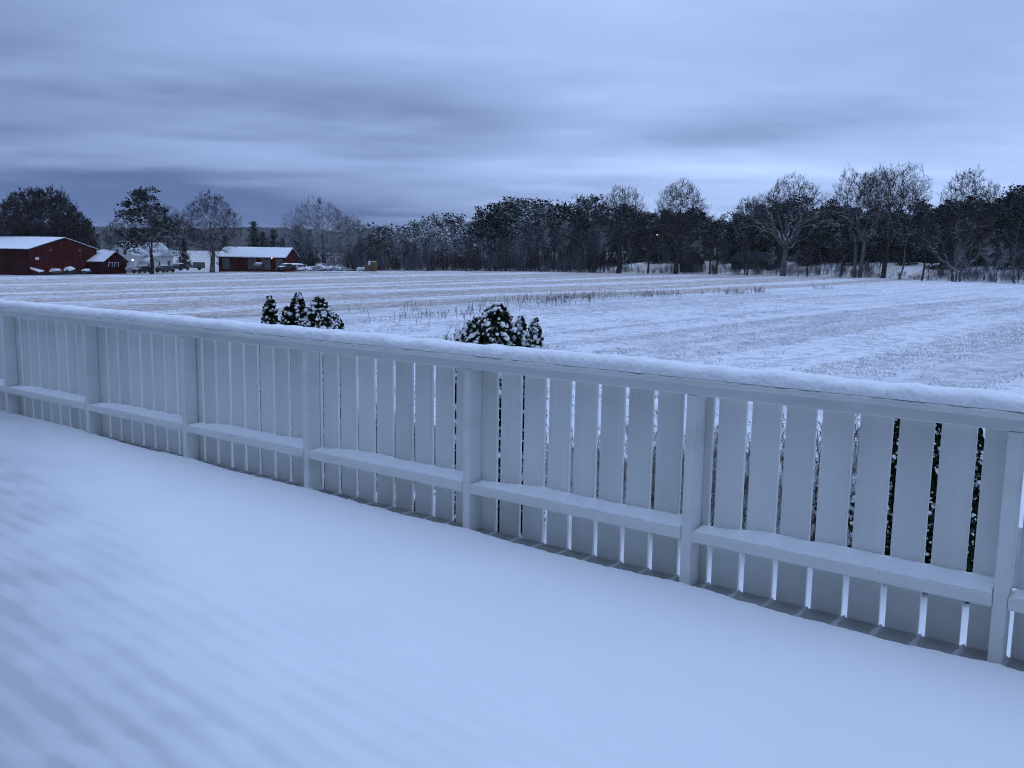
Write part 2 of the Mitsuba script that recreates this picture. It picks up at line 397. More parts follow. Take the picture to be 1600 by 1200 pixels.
put('terrace', mikit.ply(fence_w(box(-9.2, 4.8, -4.74, 0.0965, -0.26, -0.032, 0.01)), 'deck_wood'), 'raised wooden terrace deck bare along the foot of the fence', kind='structure')
for k in range(3):
    n0 = -0.0235 - 0.128 * k
    put(num('terrace__plank'), mikit.ply(fence_w(box(-9.2, 4.8, n0, n0 + 0.12, -0.03, 0.0 - 0.0005 * k, 0.004)), 'deck_wood', 30))
put('terrace__support_wall', mikit.ply(fence_w(box(-9.0, 4.6, -4.74, -0.15, -2.6, -0.264)), 'door_grey'))

# the house that the terrace belongs to, unseen behind the viewer, added for its shade
mat('house_boards', diffuse(proc(lambda p, n, uv: mix((0.22, 0.22, 0.21), (0.17, 0.17, 0.165), noise((p.x * 0.8 - p.y * 0.6) * 0.5, p.z * 7)))))
put('unseen_house_wall', mikit.ply(fence_w(box(-9.5, 7.0, -12.0, -4.75, -2.6, 3.0)), 'house_boards'), kind='structure')
put('unseen_house_wall__roof', mikit.ply(fence_w((lambda v, f: (v + np.array([-10.0, 0, 0]), f))(*prism([(-4.2, 2.62), (-4.2, 2.82), (-8.4, 5.2), (-12.6, 2.82), (-12.6, 2.62), (-8.4, 5.0)], 17.5))), 'trim_dark'))

# the fence
lab('terrace_fence', 'long white painted board fence with snow on its handrail', 'fence')
F_ = 'terrace_fence__'
for t in POSTS:
    put(num(F_ + 'post'), mikit.ply(fence_w(box(t - 0.048, t, 0.0, 0.096, -0.001, 0.848, 0.004)), 'paint_rail', 30))
edges = [(a + PITCHU / 2 + GAP0 * 0, 0) for a in SL]
for gp in SL:
    x0 = gp + 0.0125 + rng.normal(0, 0.0007); x1 = gp + PITCHU - 0.0125 + rng.normal(0, 0.0007)
    z0 = -0.14 + rng.normal(0, 0.002); dn = rng.normal(0, 0.0007)
    put(num(F_ + 'slat'), mikit.ply(fence_w(box(x0, x1, 0.0985 + dn, 0.1205 + dn, z0, 0.893, 0.003)), 'paint_white', 30))
put(F_ + 'top_beam', mikit.ply(fence_w(box(U0, U1 + 0.03, 0.0015, 0.0965, 0.849, 0.896, 0.004)), 'paint_rail', 30))
put(F_ + 'handrail', mikit.ply(fence_w(box(U0 - 0.03, U1 + 0.06, -0.034, 0.150, 0.897, 0.925, 0.007)), 'paint_rail', 30))


def snow_ridge(u0, u1, nc, half, zb, hgt, du, seed, power=2.6, k=22, rough=1.0, ease=0.0, drift=0.0):
    """A band of snow lying along a rail: flat foot, domed top, crumbly sides."""
    us = np.arange(u0, u1 + du / 2, du); th = np.linspace(0, np.pi, k)
    UU, TH = np.meshgrid(us, th, indexing='ij')
    cx, sz = np.cos(TH), np.sin(TH)
    N = np.sign(cx) * np.abs(cx) ** (2 / power); Z = np.abs(sz) ** (2 / power)
    q = np.stack([UU, 0 * UU, 0 * UU], -1)
    hh = hgt * (1 + 0.28 * (meshkit.fbm(q * 2.2, 3, seed) - 0.5) + 0.22 * (meshkit.noise(q * 13, seed + 3) - 0.5))
    if ease: hh = hh * (0.25 + 0.75 * sst(0, ease, UU - u0)) 
    hh = hh * (1 + drift * N * (0.7 + 0.6 * meshkit.noise(q * 3.1, seed + 13)))
    side = half * (1 + 0.10 * (meshkit.fbm(q * 14 + np.sign(cx)[..., None] * 9, 3, seed + 1) - 0.5))
    p = np.stack([UU, nc + N * side, zb + Z * hh], -1)
    amp = rough * (0.3 + 0.7 * np.clip(1.1 - Z, 0, 1))
    d = 0.013 * (meshkit.fbm(p * 42, 3, seed + 5) - 0.5) * amp + 0.010 * (meshkit.noise(p * 110, seed + 7) - 0.5) * amp
    out = np.stack([0 * cx, cx, sz], -1)
    p = p + out * d[..., None]
    p[..., 2] = np.maximum(p[..., 2], zb + 0.0003)
    n = len(us)
    i = (np.arange(n - 1)[:, None] * k + np.arange(k - 1)[None]).ravel()
    f = tri(np.stack([i, i + k, i + k + 1, i + 1], 1))
    caps = [[0, j + 1, j] for j in range(1, k - 1)] + [[(n - 1) * k, (n - 1) * k + j, (n - 1) * k + j + 1] for j in range(1, k - 1)]
    return p.reshape(-1, 3), np.vstack([f, np.array(caps)])


put(F_ + 'handrail__snow_cap', mikit.ply(fence_w(snow_ridge(U0 - 0.02, U1 + 0.05, 0.058, 0.088, 0.9255, 0.052, 0.006, 5, 2.7, 28)), 'snow_fresh', True))
for a, b in zip(POSTS[:-1], POSTS[1:]):
    kz = rng.normal(0, 0.0015)
    key = put(num(F_ + 'shelf_rail'), mikit.ply(fence_w(box(a + 0.002, b - 0.05, 0.0005 + rng.normal(0, 0.001), 0.0965, 0.204 + kz, 0.252 + kz, 0.004)), 'paint_rail', 30))
    put(key + '__snow_cap', mikit.ply(fence_w(snow_ridge(a + 0.012, b - 0.054, 0.055, 0.0490, 0.2523 + kz, 0.026, 0.007, int(40 + a * 9), 3.4, 18, 0.9, 0.35, 0.62)), 'snow_fresh', True))


# ------------------------------------------------------------------ plants: branching by levels
def norm(a):
    return a / np.maximum(np.linalg.norm(a, axis=-1, keepdims=True), 1e-9)


def kids(P, R, rng, per, t0, t1, ang, ratio, up=0.1, K=4, env=None, droop=0.0, taper=0.3, fall=0.5, rs=0.6, wig=0.12, out=0.0):
    n, Kp, _ = P.shape
    idx = np.repeat(np.arange(n), per)
    m = len(idx)
    t = t0 + (t1 - t0) * ((np.tile(np.arange(per), n) + rng.random(m)) / per)
    s = t * (Kp - 1); i = np.minimum(s.astype(int), Kp - 2); fr = (s - i)[:, None]
    b = P[idx, i] * (1 - fr) + P[idx, i + 1] * fr
    tan = norm(P[idx, i + 1] - P[idx, i])
    L = np.linalg.norm(np.diff(P, axis=1), axis=2).sum(1)[idx]
    q = rng.normal(size=(m, 3)); q -= (q * tan).sum(1, keepdims=True) * tan; q = norm(q)
    a = np.radians(ang * (0.65 + 0.7 * rng.random(m)))[:, None]
    d = tan * np.cos(a) + q * np.sin(a)
    d[:, 2] += up
    if out:
        o = b * np.array([1, 1, 0]); d += out * norm(o)
    d = norm(d)
    ln = L * ratio * (1 - fall * (t - t0) / max(t1 - t0, 1e-6)) * (0.6 + 0.8 * rng.random(m))
    if env is not None:
        c, rad = env
        for _ in range(2):
            tip = (b + d * ln[:, None] - c) / rad
            qn = np.linalg.norm(tip, axis=1)
            ln = ln * np.where(qn > 1, np.clip(1.25 - 0.55 * (qn - 1) * 2, 0.25, 0.9), 1)
    k = np.linspace(0, 1, K)[None, :, None]
    bend = np.zeros((m, 1, 3)); bend[:, 0, 2] = 0.25 * up - droop
    jit = rng.normal(0, wig, (m, K, 3)) * k * (1 - 0.3 * k)
    C = b[:, None] + ln[:, None, None] * (d[:, None] * k + bend * k * k + jit * 0.5)
    Rp = (R[idx, i] * (1 - fr[:, 0]) + R[idx, i + 1] * fr[:, 0])
    r0 = Rp * rs
    return C, r0[:, None] * (1 - (1 - taper) * np.linspace(0, 1, K)[None])


def tubes(P, R, S):
    n, K, _ = P.shape
    t = norm(np.gradient(P, axis=1))
    ref = np.where(np.abs(t[..., 2:]) < 0.9, np.array([0, 0, 1.0]), np.array([1.0, 0, 0]))
    A = norm(np.cross(t, ref)); B = np.cross(t, A)
    an = np.arange(S) * 2 * np.pi / S
    V = P[:, :, None] + R[:, :, None, None] * (np.cos(an)[None, None, :, None] * A[:, :, None] + np.sin(an)[None, None, :, None] * B[:, :, None])
    i, j, s = np.meshgrid(np.arange(n), np.arange(K - 1), np.arange(S), indexing='ij')
    q = lambda j_, s_: (i * K + j_) * S + s_ % S
    f = np.stack([q(j, s), q(j + 1, s), q(j + 1, s + 1), q(j, s + 1)], -1).reshape(-1, 4)
    return V.reshape(-1, 3), tri(f)[:, ::-1]


def spikes(P, R):
    """Thin twigs: three-sided spikes from the first to the last point of each polyline."""
    n = len(P); a, b = P[:, 0], P[:, -1]
    t = norm(b - a); ref = np.where(np.abs(t[:, 2:]) < 0.9, np.array([0, 0, 1.0]), np.array([1.0, 0, 0]))
    A = norm(np.cross(t, ref)); B = np.cross(t, A); r = R[:, :1]
    V = np.stack([a + r * A, a + r * (-0.5 * A + 0.866 * B), a + r * (-0.5 * A - 0.866 * B), b], 1).reshape(-1, 3)
    o = np.arange(n)[:, None] * 4
    return V, np.vstack([o + np.array([0, 1, 3]), o + np.array([1, 2, 3]), o + np.array([2, 0, 3])])


def stem_line(rng, h, lean=0.0, az=0.0, base=(0, 0, 0), K=7, wig=0.02, r0=0.3, r1=0.08):
    k = np.linspace(0, 1, K)[:, None]
    p = np.array(base) + k * np.array([lean * math.cos(az), lean * math.sin(az), 1.0]) * h + np.cumsum(rng.normal(0, wig * h, (K, 3)) * np.array([1, 1, 0]), 0) * (k > 0)
    return p, r0 + (r1 - r0) * k[:, 0] ** 0.8


def link(P, src, g, up=0.5, K=5, bow=0.10, org=None, turn=1.2):
    """Branches from the best placed points of src (n, 4: xyz, radius) to the targets P: near, lower, and in line with the growth away from org."""
    from scipy.spatial import cKDTree
    kk = min(48, len(src)); dd, ii = cKDTree(src[:, :3]).query(P, k=kk)
    pen = dd + up * np.maximum(src[ii][..., 2] - P[:, None, 2] + 0.25 * dd, 0) * 2
    if org is not None:
        o = norm(P - org)[:, None]; pen = pen + turn * dd * (1 - (norm(P[:, None] - src[ii][..., :3]) * o).sum(-1)) + 1e3 * (dd < 0.25)
    ch = ii[np.arange(len(P)), np.argmin(pen, 1)]
    b, r = src[ch, :3], src[ch, 3]
    k = np.linspace(0, 1, K)[None, :, None]
    L = np.linalg.norm(P - b, axis=1)
    bowv = g.normal(0, bow, (len(P), 3)); bowv[:, 2] -= bow * 0.9
    C = b[:, None] + (P - b)[:, None] * k + (L[:, None] * bowv)[:, None] * np.sin(np.pi * k) + g.normal(0, 0.022, (len(P), K, 3)) * L[:, None, None] * (k > 0)
    return C, r


def pts4(C, R, a=0.25):
    m = int(C.shape[1] * a)
    return np.concatenate([C[:, m:].reshape(-1, 3), R[:, m:].reshape(-1, 1)], 1)


def tree_crown(seed, Hh, W, first=0.3, n=(14, 90, 620, 5, 3), tw=0.014, r0=0.42, up=0.5, lobes=0.5, peak=0.55, fork=None, low=0.0, shell=0.5, stems=1):
    """Bare tree whose limbs, branches and twigs fill a lobed crown. fork: limbs leave the trunk there instead of along it."""
    g = np.random.default_rng(seed)
    n1, n2, n3, n4, n5 = n
    h0 = Hh * first
    if fork is None:
        p, r = stem_line(g, Hh * (0.52 + 0.3 * first), 0.03, g.random() * 6, K=9, r0=r0, r1=r0 * 0.2, wig=0.012)
        P0, R0_ = p[None], r[None]
    else:
        L0 = []
        for i in range(stems):
            q, r = stem_line(g, Hh * fork * (0.8 + 0.4 * g.random()), 0.05 + 0.12 * (stems > 1) * g.random(), i * 2.1 + g.random(), base=(0.35 * (stems > 1) * g.normal(), 0.2 * g.normal() * (stems > 1), 0), K=9, r0=r0 * (0.7 if stems > 1 else 1), r1=r0 * 0.6, wig=0.006)
            L0.append((q, r))
        P0, R0_ = np.array([a_ for a_, _ in L0]), np.array([b_ for _, b_ in L0])

    def shell_points(m, lo, hi, zlo=-1.0):
        i = np.arange(m) + 0.5
        z = zlo + (1 - zlo) * (i / m); ph = i * 2.39996 + g.random()
        z = np.clip(z + g.normal(0, 0.05, m), -1, 1); ph = ph + g.normal(0, 0.25, m)
        s_ = np.sqrt(np.maximum(1 - z * z, 0)); d = np.stack([s_ * np.cos(ph), s_ * np.sin(ph), z], -1)
        lob = 1 - lobes * 0.5 + lobes * meshkit.fbm(d * 1.9 + seed, 2, seed)
        rr = lob * (lo + (hi - lo) * g.random(m) ** shell)
        c = d * rr[:, None]
        wz = 1 - 0.35 * np.maximum(0, c[:, 2] * 0 + (c[:, 2] - 0.2)) * (1 - peak) * 2
        mid = (Hh + h0) / 2; hz = (Hh - h0) / 2
        return np.stack([c[:, 0] * W / 2 * wz, c[:, 1] * W / 2 * wz, mid + c[:, 2] * hz], -1)

    zl = -0.75 if fork is None else (0.05 + low)
    s0 = pts4(P0, R0_, first * 0.9 if fork is None else 0.6)
    org = np.array([0, 0, Hh * ((fork or first) * 0.7)])
    P1, r = link(shell_points(n1, 0.80, 1.0, zl), s0, g, up * 1.5, 8, 0.06)
    R1 = np.maximum(r * 0.5, 0.07)[:, None] * np.linspace(1, 0.22, 8)[None]
    P2, r = link(shell_points(n2, 0.62, 1.0, -0.8 if fork is None else -0.15 + low), pts4(P1, R1, 0.2), g, up, 6, 0.06, org)
    R2 = np.maximum(np.minimum(r * 0.6, 0.085), 0.040)[:, None] * np.linspace(1, 0.35, 6)[None]
    P3, r = link(shell_points(n3, 0.35, 1.03, -0.95 if fork is None else -0.02 + low), np.concatenate([pts4(P2, R2, 0.2), pts4(P1, R1, 0.5)]), g, up * 0.6, 4, 0.06, org)
    R3 = np.maximum(np.minimum(r * 0.6, 0.03), tw)[:, None] * np.linspace(1, 0.5, 4)[None]
    k4 = Hh / 18.0
    P4, R4 = kids(P3, R3, g, n4, 0.25, 1.0, 26, 0.55, 0.22, 3, None, fall=0.3, rs=0.7)
    P5, R5 = kids(P4, R4, g, n5, 0.2, 1.0, 28, 0.75, 0.12, 2, None, rs=0.8, wig=0)
    return [(P0, R0_, 8), (P1, R1, 6), (P2, R2, 4)], [(P3, R3, 3)], [(P4, np.maximum(R4, tw)), (P5, np.maximum(R5, tw) * 0.9)]


def tree_slim(seed, W=4.5, Hh=17.0, tw=0.012, first=0.3, up=0.25, twigs=1.0, lean=0.02, droop=0.0):
    """A slender straight tree with many fine side branches."""
    g = np.random.default_rng(seed)
    p, r = stem_line(g, Hh * 0.97, lean, g.random() * 6, K=9, r0=0.17, r1=0.02, wig=0.008)
    env = (np.array([p[-1][0] / 2, p[-1][1] / 2, Hh * (first + 1) / 2]), np.array([W / 2, W / 2, Hh * (1 - first) / 2 * 1.03]))
    P1, R1 = kids(p[None], r[None], g, 26, first, 0.98, 42, 0.26, up, 4, env, fall=0.6, rs=0.45, wig=0.08, droop=droop)
    P2, R2 = kids(P1, R1, g, 7, 0.15, 1.0, 38, 0.5, up * 0.5, 3, env, rs=0.6, droop=droop)
    P3, R3 = kids(P2, R2, g, int(6 * twigs), 0.1, 1.0, 38, 0.6, 0.04, 3, env, rs=0.7, droop=droop)
    P4, R4 = kids(P3, R3, g, 2, 0.1, 1.0, 36, 0.7, 0.0, 2, env, rs=0.8, wig=0)
    return [(p[None], r[None], 6), (P1, R1, 4)], [(P2, np.maximum(R2, tw), 3)], [(P3, np.maximum(R3, tw)), (P4, np.maximum(R4, tw) * 0.9)]


def tree_meshes(parts, fit=None):
    """(trunk mesh, crown mesh) scaled to fit = (height, width) in metres."""
    trunk, mid, tw = parts
    a = cat([tubes(P, R, s) for P, R, s in trunk])
    b = cat([tubes(P, R, s) for P, R, s in mid] + [spikes(P, R) for P, R in tw])
    if fit:
        v = b[0]
        h = np.quantile(v[:, 2], 0.9985); cx, w = np.median(v[:, 0]), np.quantile(v[:, 0], 0.994) - np.quantile(v[:, 0], 0.006)
        s = np.array([fit[1] / w, fit[1] / w, fit[0] / h])
        a, b = (a[0] * s, a[1]), (b[0] * s, b[1])
    a[0][:, 2] -= np.where(a[0][:, 2] < 0.2, 0.4, 0)
    return a, b


def clump_faces(g, C, N, size, up=0.3):
    """Needle clumps: N small triangles about each centre of C, size per centre."""
    n = len(C)
    c = np.repeat(C, N, 0); s = np.repeat(size, N)[:, None]
    o = g.normal(size=(n * N, 3)) * np.array([0.5, 0.5, 0.28]) * s
    d = norm(g.normal(size=(n * N, 3)) * np.array([1, 1, 0.5]) + np.array([0, 0, up])); e = norm(np.cross(d, g.normal(size=(n * N, 3))))
    l = s * (0.35 + 0.4 * g.random((n * N, 1)))
    a = c + o
    V = np.stack([a - e * l * 0.35, a + e * l * 0.35, a + d * l], 1).reshape(-1, 3)
    return V, np.arange(n * N * 3).reshape(-1, 3)


def tree_pine(seed, Hh=16.0, W=5.0, first=0.5, dens=1.0, nb=26):
    g = np.random.default_rng(seed)
    p, r = stem_line(g, Hh * 0.97, 0.02, g.random() * 6, K=8, r0=0.20, r1=0.04, wig=0.008)
    P1, R1 = kids(p[None], r[None], g, nb, first, 1.0, 68, 0.24 * W / 5, 0.25, 4, None, fall=0.55, rs=0.4, wig=0.1)
    C = np.concatenate([P1[:, 2] + g.normal(0, 0.15, (nb, 3)), P1[:, 3], P1[:, 3] + g.normal(0, 0.5, (nb, 3)), P1[:, 3] + g.normal(0, 0.6, (nb, 3))])
    cl = clump_faces(g, C, int(13 * dens), 0.75 + 0.7 * g.random(len(C)))
    return cat([tubes(p[None], r[None], 6), tubes(P1, R1, 3)]), cl


def tree_spruce(seed, Hh=16.0, W=4.6, dens=1.0):
    g = np.random.default_rng(seed)
    p, r = stem_line(g, Hh, 0.01, g.random() * 6, K=6, r0=0.18, r1=0.01, wig=0.003)
    n = int(300 * dens)
    t = g.random(n) ** 1.25; rad = W / 2 * (1 - t) ** 0.85 * (0.35 + 0.65 * g.random(n) ** 0.5) * (0.9 + 0.25 * np.sin(t * 40)); an = g.random(n) * 2 * np.pi
    C = np.stack([rad * np.cos(an), rad * np.sin(an), Hh * (0.06 + 0.93 * t) - rad * 0.25], -1)
    cl = clump_faces(g, C, 6, 0.8 + 0.6 * (1 - t), -0.15)
    return tubes(p[None], r[None], 5), cl


def thicket_clump(seed, Hh=5.0, n=26, W=4.0):
    """Brushwood: many thin stems with side twigs."""
    g = np.random.default_rng(seed)
    b = np.c_[g.normal(0, W / 3.5, n), g.normal(0, W / 5, n), np.zeros(n)]
    k = np.linspace(0, 1, 4)[None, :, None]
    d = norm(np.c_[g.normal(0, 0.20, (n, 2)), np.ones(n)])
    L = Hh * (0.45 + 0.55 * g.random(n))
    P = b[:, None] + d[:, None] * k * L[:, None, None] + np.cumsum(g.normal(0, 0.05, (n, 4, 3)), 1) * (k > 0)
    R = np.full((n, 4), 0.03) * np.linspace(1, 0.4, 4)
    P1, R1 = kids(P, R, g, 9, 0.15, 1, 30, 0.36, 0.15, 3, None, rs=0.6)
    P2, R2 = kids(P1, R1, g, 5, 0.1, 1, 34, 0.6, 0.05, 2, None, rs=0.7)
    return cat([tubes(P, R, 3), spikes(P1, np.maximum(R1, 0.014)), spikes(P2, np.maximum(R2, 0.011))])


def plant(name, meshes, mats, pos, rz, label, category='tree', group=None, scale=None):
    key = num(name)
    M = rotz(rz) * (1 if scale is None else scale)
    z = float(ground_z(pos[0], pos[1]))
    for part, m, mt in zip(('trunk', 'crown'), meshes, mats):
        put(f'{key}__{part}', mikit.ply(moved(m, M, (pos[0], pos[1], z)), mt, part == 'trunk'))
    lab(key, label, category, group)
    return key


def fit_px(px, dist, top, left, right):
    pos = at_dist(px, dist)
    return pos, (z_of(px, top, dist) - float(ground_z(*pos)), (right - left) / FPX * dist)


BARE = ('bark_dark', 'twig_dark')
main_trees = [
    # name, builder, trunk px, dist beyond the wood edge, top py, crown left, right, materials, label
    ('bare_tree', lambda: tree_crown(101, 18, 14, 0.10, (26, 190, 2600, 5, 3), 0.0500, 0.5, 0.4, 0.55), 62, 14, 294, 10, 122, ('bark_dark', 'twig_brown'), 'broad dense dark tree rising behind the large red barn'),
    ('bare_tree', lambda: tree_crown(102, 15, 9, 0.08, (18, 120, 1500, 5, 3), 0.0500, 0.4, 0.4, 0.5), 118, 20, 334, 84, 147, ('bark_dark', 'twig_brown'), 'lower dark tree at the right shoulder of the dense tree behind the barn'),
    ('bare_tree', lambda: tree_crown(103, 18, 8, 0.15, (12, 90, 810, 4, 2), 0.0197), 266, 70, 322, 234, 298, ('bark_dark', 'twig_brown'), 'hazy bare tree just right of the pine, behind the white house'),
    ('bare_tree', lambda: tree_crown(104, 16, 8, 0.1, (12, 80, 810, 4, 2), 0.0238), 186, 110, 336, 166, 212, ('bark_dark', 'twig_brown'), 'faint bluish tree behind the left gable of the white house'),
    ('birch_tree', lambda: tree_crown(105, 19, 9, 0.22, (16, 110, 1282, 4, 3), 0.0150, 0.42, 0.5, 0.7, 0.25), 331, -6, 298, 286, 376, ('bark_pale', 'twig_brown'), 'tall pale limbed tree at the left end of the long red shed'),
    ('bare_tree', lambda: tree_crown(106, 18, 16, 0.10, (18, 130, 1620, 4, 3), 0.0156, 0.5, 0.45, 0.6), 506, 10, 309, 438, 562, ('bark_pale', 'twig_frosted'), 'wide spreading bare tree right of the long red shed'),
    ('bare_tree', lambda: tree_crown(107, 15, 6, 0.12, (12, 70, 675, 5, 3), 0.0177, 0.25), 547, 22, 336, 520, 580, ('bark_dark', 'twig_frosted'), 'slender tree on the right flank of the wide spreading tree'),
    ('birch_tree', lambda: tree_crown(108, 12, 6, 0.2, (8, 50, 513, 5, 2), 0.0129, 0.22, 0.6, 0.7, 0.5, 0.3, -0.3), 588, 4, 352, 566, 612, ('bark_pale', 'twig_dark'), 'leaning forked birch standing behind the yellow crates'),
    ('bare_tree', lambda: tree_crown(109, 19, 10, 0.34, (16, 120, 1350, 4, 3), 0.0136, 0.62, 0.5, 0.6, 0.4), 966, 2, 290, 931, 1007, BARE, 'thick trunked tree with a peaked crown by the snowy bank'),
    ('bare_tree', lambda: tree_crown(110, 9, 5, 0.3, (6, 30, 270, 4, 2), 0.0116, 0.2, 0.5, 0.5, 0.5, 0.32, -0.2), 1012, 1, 360, 994, 1032, BARE, 'small tree with a low forked trunk in front of the snowy bank'),
    ('bare_tree', lambda: tree_crown(111, 21, 11, 0.30, (18, 150, 2025, 4, 3), 0.0129, 0.55, 0.5, 0.35), 1056, 2, 279, 1022, 1100, BARE, 'tall domed tree with dense fine twigs left of the black shed'),
    ('alder_tree', lambda: tree_slim(112, 4, 13, 0.014, 0.35, 0.2), 1109, 1, 338, 1092, 1126, BARE, 'left one of a close pair of slender alders'),
    ('alder_tree', lambda: tree_slim(113, 4, 13, 0.014, 0.35, 0.2), 1117, 2, 330, 1100, 1140, BARE, 'right one of a close pair of slender alders'),
    ('alder_tree', lambda: tree_crown(114, 18, 5, 0.58, (9, 50, 513, 5, 3), 0.0156, 0.17, 0.4, 0.7), 1167, 2, 306, 1144, 1186, BARE, 'thin tall tree, small crown near the top, left of the great fan shaped tree'),
    ('fan_tree', lambda: tree_crown(115, 20, 16, 0.16, (17, 130, 1215, 4, 3), 0.0136, 0.55, 0.9, 0.85, 0.9, 0.26, 0.1, 0.3), 1224, 1, 272, 1163, 1292, ('bark_pale', 'twig_dark'), 'great fan shaped bare tree with pale limbs rising from a low fork'),
    ('alder_tree', lambda: tree_slim(116, 3, 9, 0.012, 0.3, 0.2), 1262, 1, 375, 1250, 1276, BARE, 'short thin tree right of the great fan shaped tree'),
    ('fan_tree', lambda: tree_crown(117, 21, 11, 0.2, (13, 100, 1026, 4, 3), 0.0136, 0.45, 0.9, 0.75, 0.9, 0.28, 0.1, 0.3, 2), 1339, 1, 263, 1297, 1386, ('bark_pale', 'twig_dark'), 'tall fan shaped tree forming the left half of the highest crown'),
    ('fan_tree', lambda: tree_crown(118, 22, 11, 0.3, (13, 100, 1080, 4, 3), 0.0150, 0.42, 0.9, 0.75, 0.9, 0.36, 0.0, 0.3), 1380, 5, 256, 1338, 1434, BARE, 'tall dark tree forming the right half of the highest crown'),
    ('alder_tree', lambda: tree_slim(119, 4, 12, 0.012, 0.3, 0.2), 1313, 0, 352, 1300, 1332, BARE, 'thin pole tree just left of the highest pair of fan trees'),
    ('birch_tree', lambda: tree_crown(120, 19, 8, 0.35, (10, 55, 513, 4, 2), 0.0129, 0.20, 0.3, 0.8), 1405, 0, 283, 1386, 1440, ('bark_pale', 'twig_dark'), 'slim pale birch with arching side boughs over the snow gap'),
    ('birch_tree', lambda: tree_slim(121, 3.5, 14, 0.013, 0.45, 0.2, 0.8, 0.08), 1441, 0, 318, 1428, 1466, BARE, 'thin leaning trunk at the right edge of the snow gap'),
    ('willow_tree', lambda: tree_crown(122, 13, 12, 0.1, (16, 80, 567, 4, 2), 0.0129, 0.26, 0.9, 0.7, 0.9, 0.12, 0.0, 0.4, 6), 1497, 0, 336, 1452, 1552, ('bark_pale', 'twig_brown'), 'many stemmed willow fanning up from the ground'),
    ('birch_tree', lambda: tree_crown(123, 22, 8, 0.38, (14, 100, 1080, 4, 3), 0.0156, 0.26, 0.6, 0.65, 0.4), 1502, 22, 262, 1470, 1534, BARE, 'tall feathery tree standing above the many stemmed willow'),
    ('bare_tree', lambda: tree_crown(124, 19, 6, 0.5, (8, 50, 486, 5, 2), 0.0156, 0.24), 1541, 26, 283, 1526, 1558, BARE, 'small tree top poking above the forest right of the feathery tree'),
    ('birch_tree', lambda: tree_slim(125, 4, 12, 0.013, 0.2, 0.15, 1.0, 0.06), 1588, 3, 352, 1562, 1612, ('bark_pale', 'twig_brown'), 'low arching pale tree at the right edge of the wood'),
]
for name, fn, px, beyond, top, l, r_, mats, label in main_trees:
    az = math.degrees(math.atan2(*at_dist(px, 1.0)))
    pos, fit = fit_px(px, float(wood_edge(az)) + beyond, top, l, r_)
    a, b = tree_meshes(fn(), fit)
    # the crown sits over the middle of its photo extent
    sh = ((l + r_) / 2 - px) / FPX * (wood_edge(az) + beyond)
    k = lambda m: (np.c_[m[0][:, 0] - np.median(b0[:, 0]) * np.clip(m[0][:, 2] / fit[0], 0, 1) + sh * np.clip(m[0][:, 2] / fit[0], 0, 1), m[0][:, 1:]], m[1])
    b0 = b[0].copy()
    plant(name, (k(a), k(b)), mats, pos, -math.radians(az), label)


def conifer(name, fn, px, beyond, top, mats, label, group=None, wscale=1.0):
    az = math.degrees(math.atan2(*at_dist(px, 1.0))); d = float(wood_edge(az)) + beyond
    pos, fit = fit_px(px, d, top, 0, 0)
    a, b = fn()
    s = fit[0] / np.quantile(b[0][:, 2], 0.998)
    S = np.array([s * wscale, s * wscale, s])
    plant(name, ((a[0] * S, a[1]), (b[0] * S, b[1])), mats, pos, 0.3 * px, label, group=group)


NEED, NEEDD = ('bark_dark', 'needles_snowy'), ('bark_dark', 'needles_dark')
def yard_pine():
    wood, cl = tree_pine(207, 18, 10.0, 0.25, 1.7, 56)
    t, m, w = tree_crown(208, 17.6, 9.0, 0.3, (12, 70, 380, 4, 2), 0.016, 0.46, 0.4)          # bare twigs above and between the boughs
    return cat([wood] + [tubes(*x) for x in t] + [tubes(*m[0])] + [spikes(*x) for x in w]), cl


conifer('pine_tree', yard_pine, 237, -14, 295, NEED, 'snow flecked pine in front of the white house')
conifer('pine_tree', lambda: tree_pine(202, 16, 5, 0.45), 758, 6, 322, NEED, 'tall pine with a bare trunk at the left end of the pine wood')
conifer('pine_tree', lambda: tree_pine(203, 17, 5, 0.45), 774, 8, 318, NEED, 'second tall pine from the left end of the pine wood')
conifer('pine_tree', lambda: tree_pine(204, 17, 6, 0.42), 791, 7, 314, NEED, 'third tall pine from the left end of the pine wood')
for i, (px, by, top, lb) in enumerate([(288, 60, 372, 'low dark spruce just right of the white house'), (398, 62, 346, 'tallest dark spruce above the middle of the long shed roof'),
                                       (412, 55, 362, 'short dark spruce right beside the tallest one behind the long shed'), (428, 70, 358, 'dark spruce behind the right half of the long shed roof'),
                                       (352, 75, 368, 'dark spruce above the left end of the long shed roof'), (442, 60, 372, 'low dark spruce behind the right gable of the long shed'),
                                       (466, 70, 352, 'dark spruce between the long shed and the wide spreading tree'), (484, 66, 358, 'dark spruce half hidden by the left limbs of the wide spreading tree')]):
    conifer('spruce_tree', lambda: tree_spruce(210 + i % 3, 14, 5.5), px, by, top, NEEDD, lb, None, 1.25)


# a wood of slender trees, and thin brush along the edge
def group_of(key, parts):
    scene[key] = {'type': 'shapegroup', **{n: d for n, d in parts}}


def inst(key, gkey, pos, rz, s):
    z = float(ground_z(pos[0], pos[1]))
    sx, sz = (s, s) if np.isscalar(s) else s
    scene[key] = {'type': 'instance', 'g': {'type': 'ref', 'id': gkey}, 'to_world': T().translate([float(pos[0]), float(pos[1]), z - 0.1]).rotate([0, 0, 1], float(rz)).scale([float(sx), float(sx), float(sz)])}


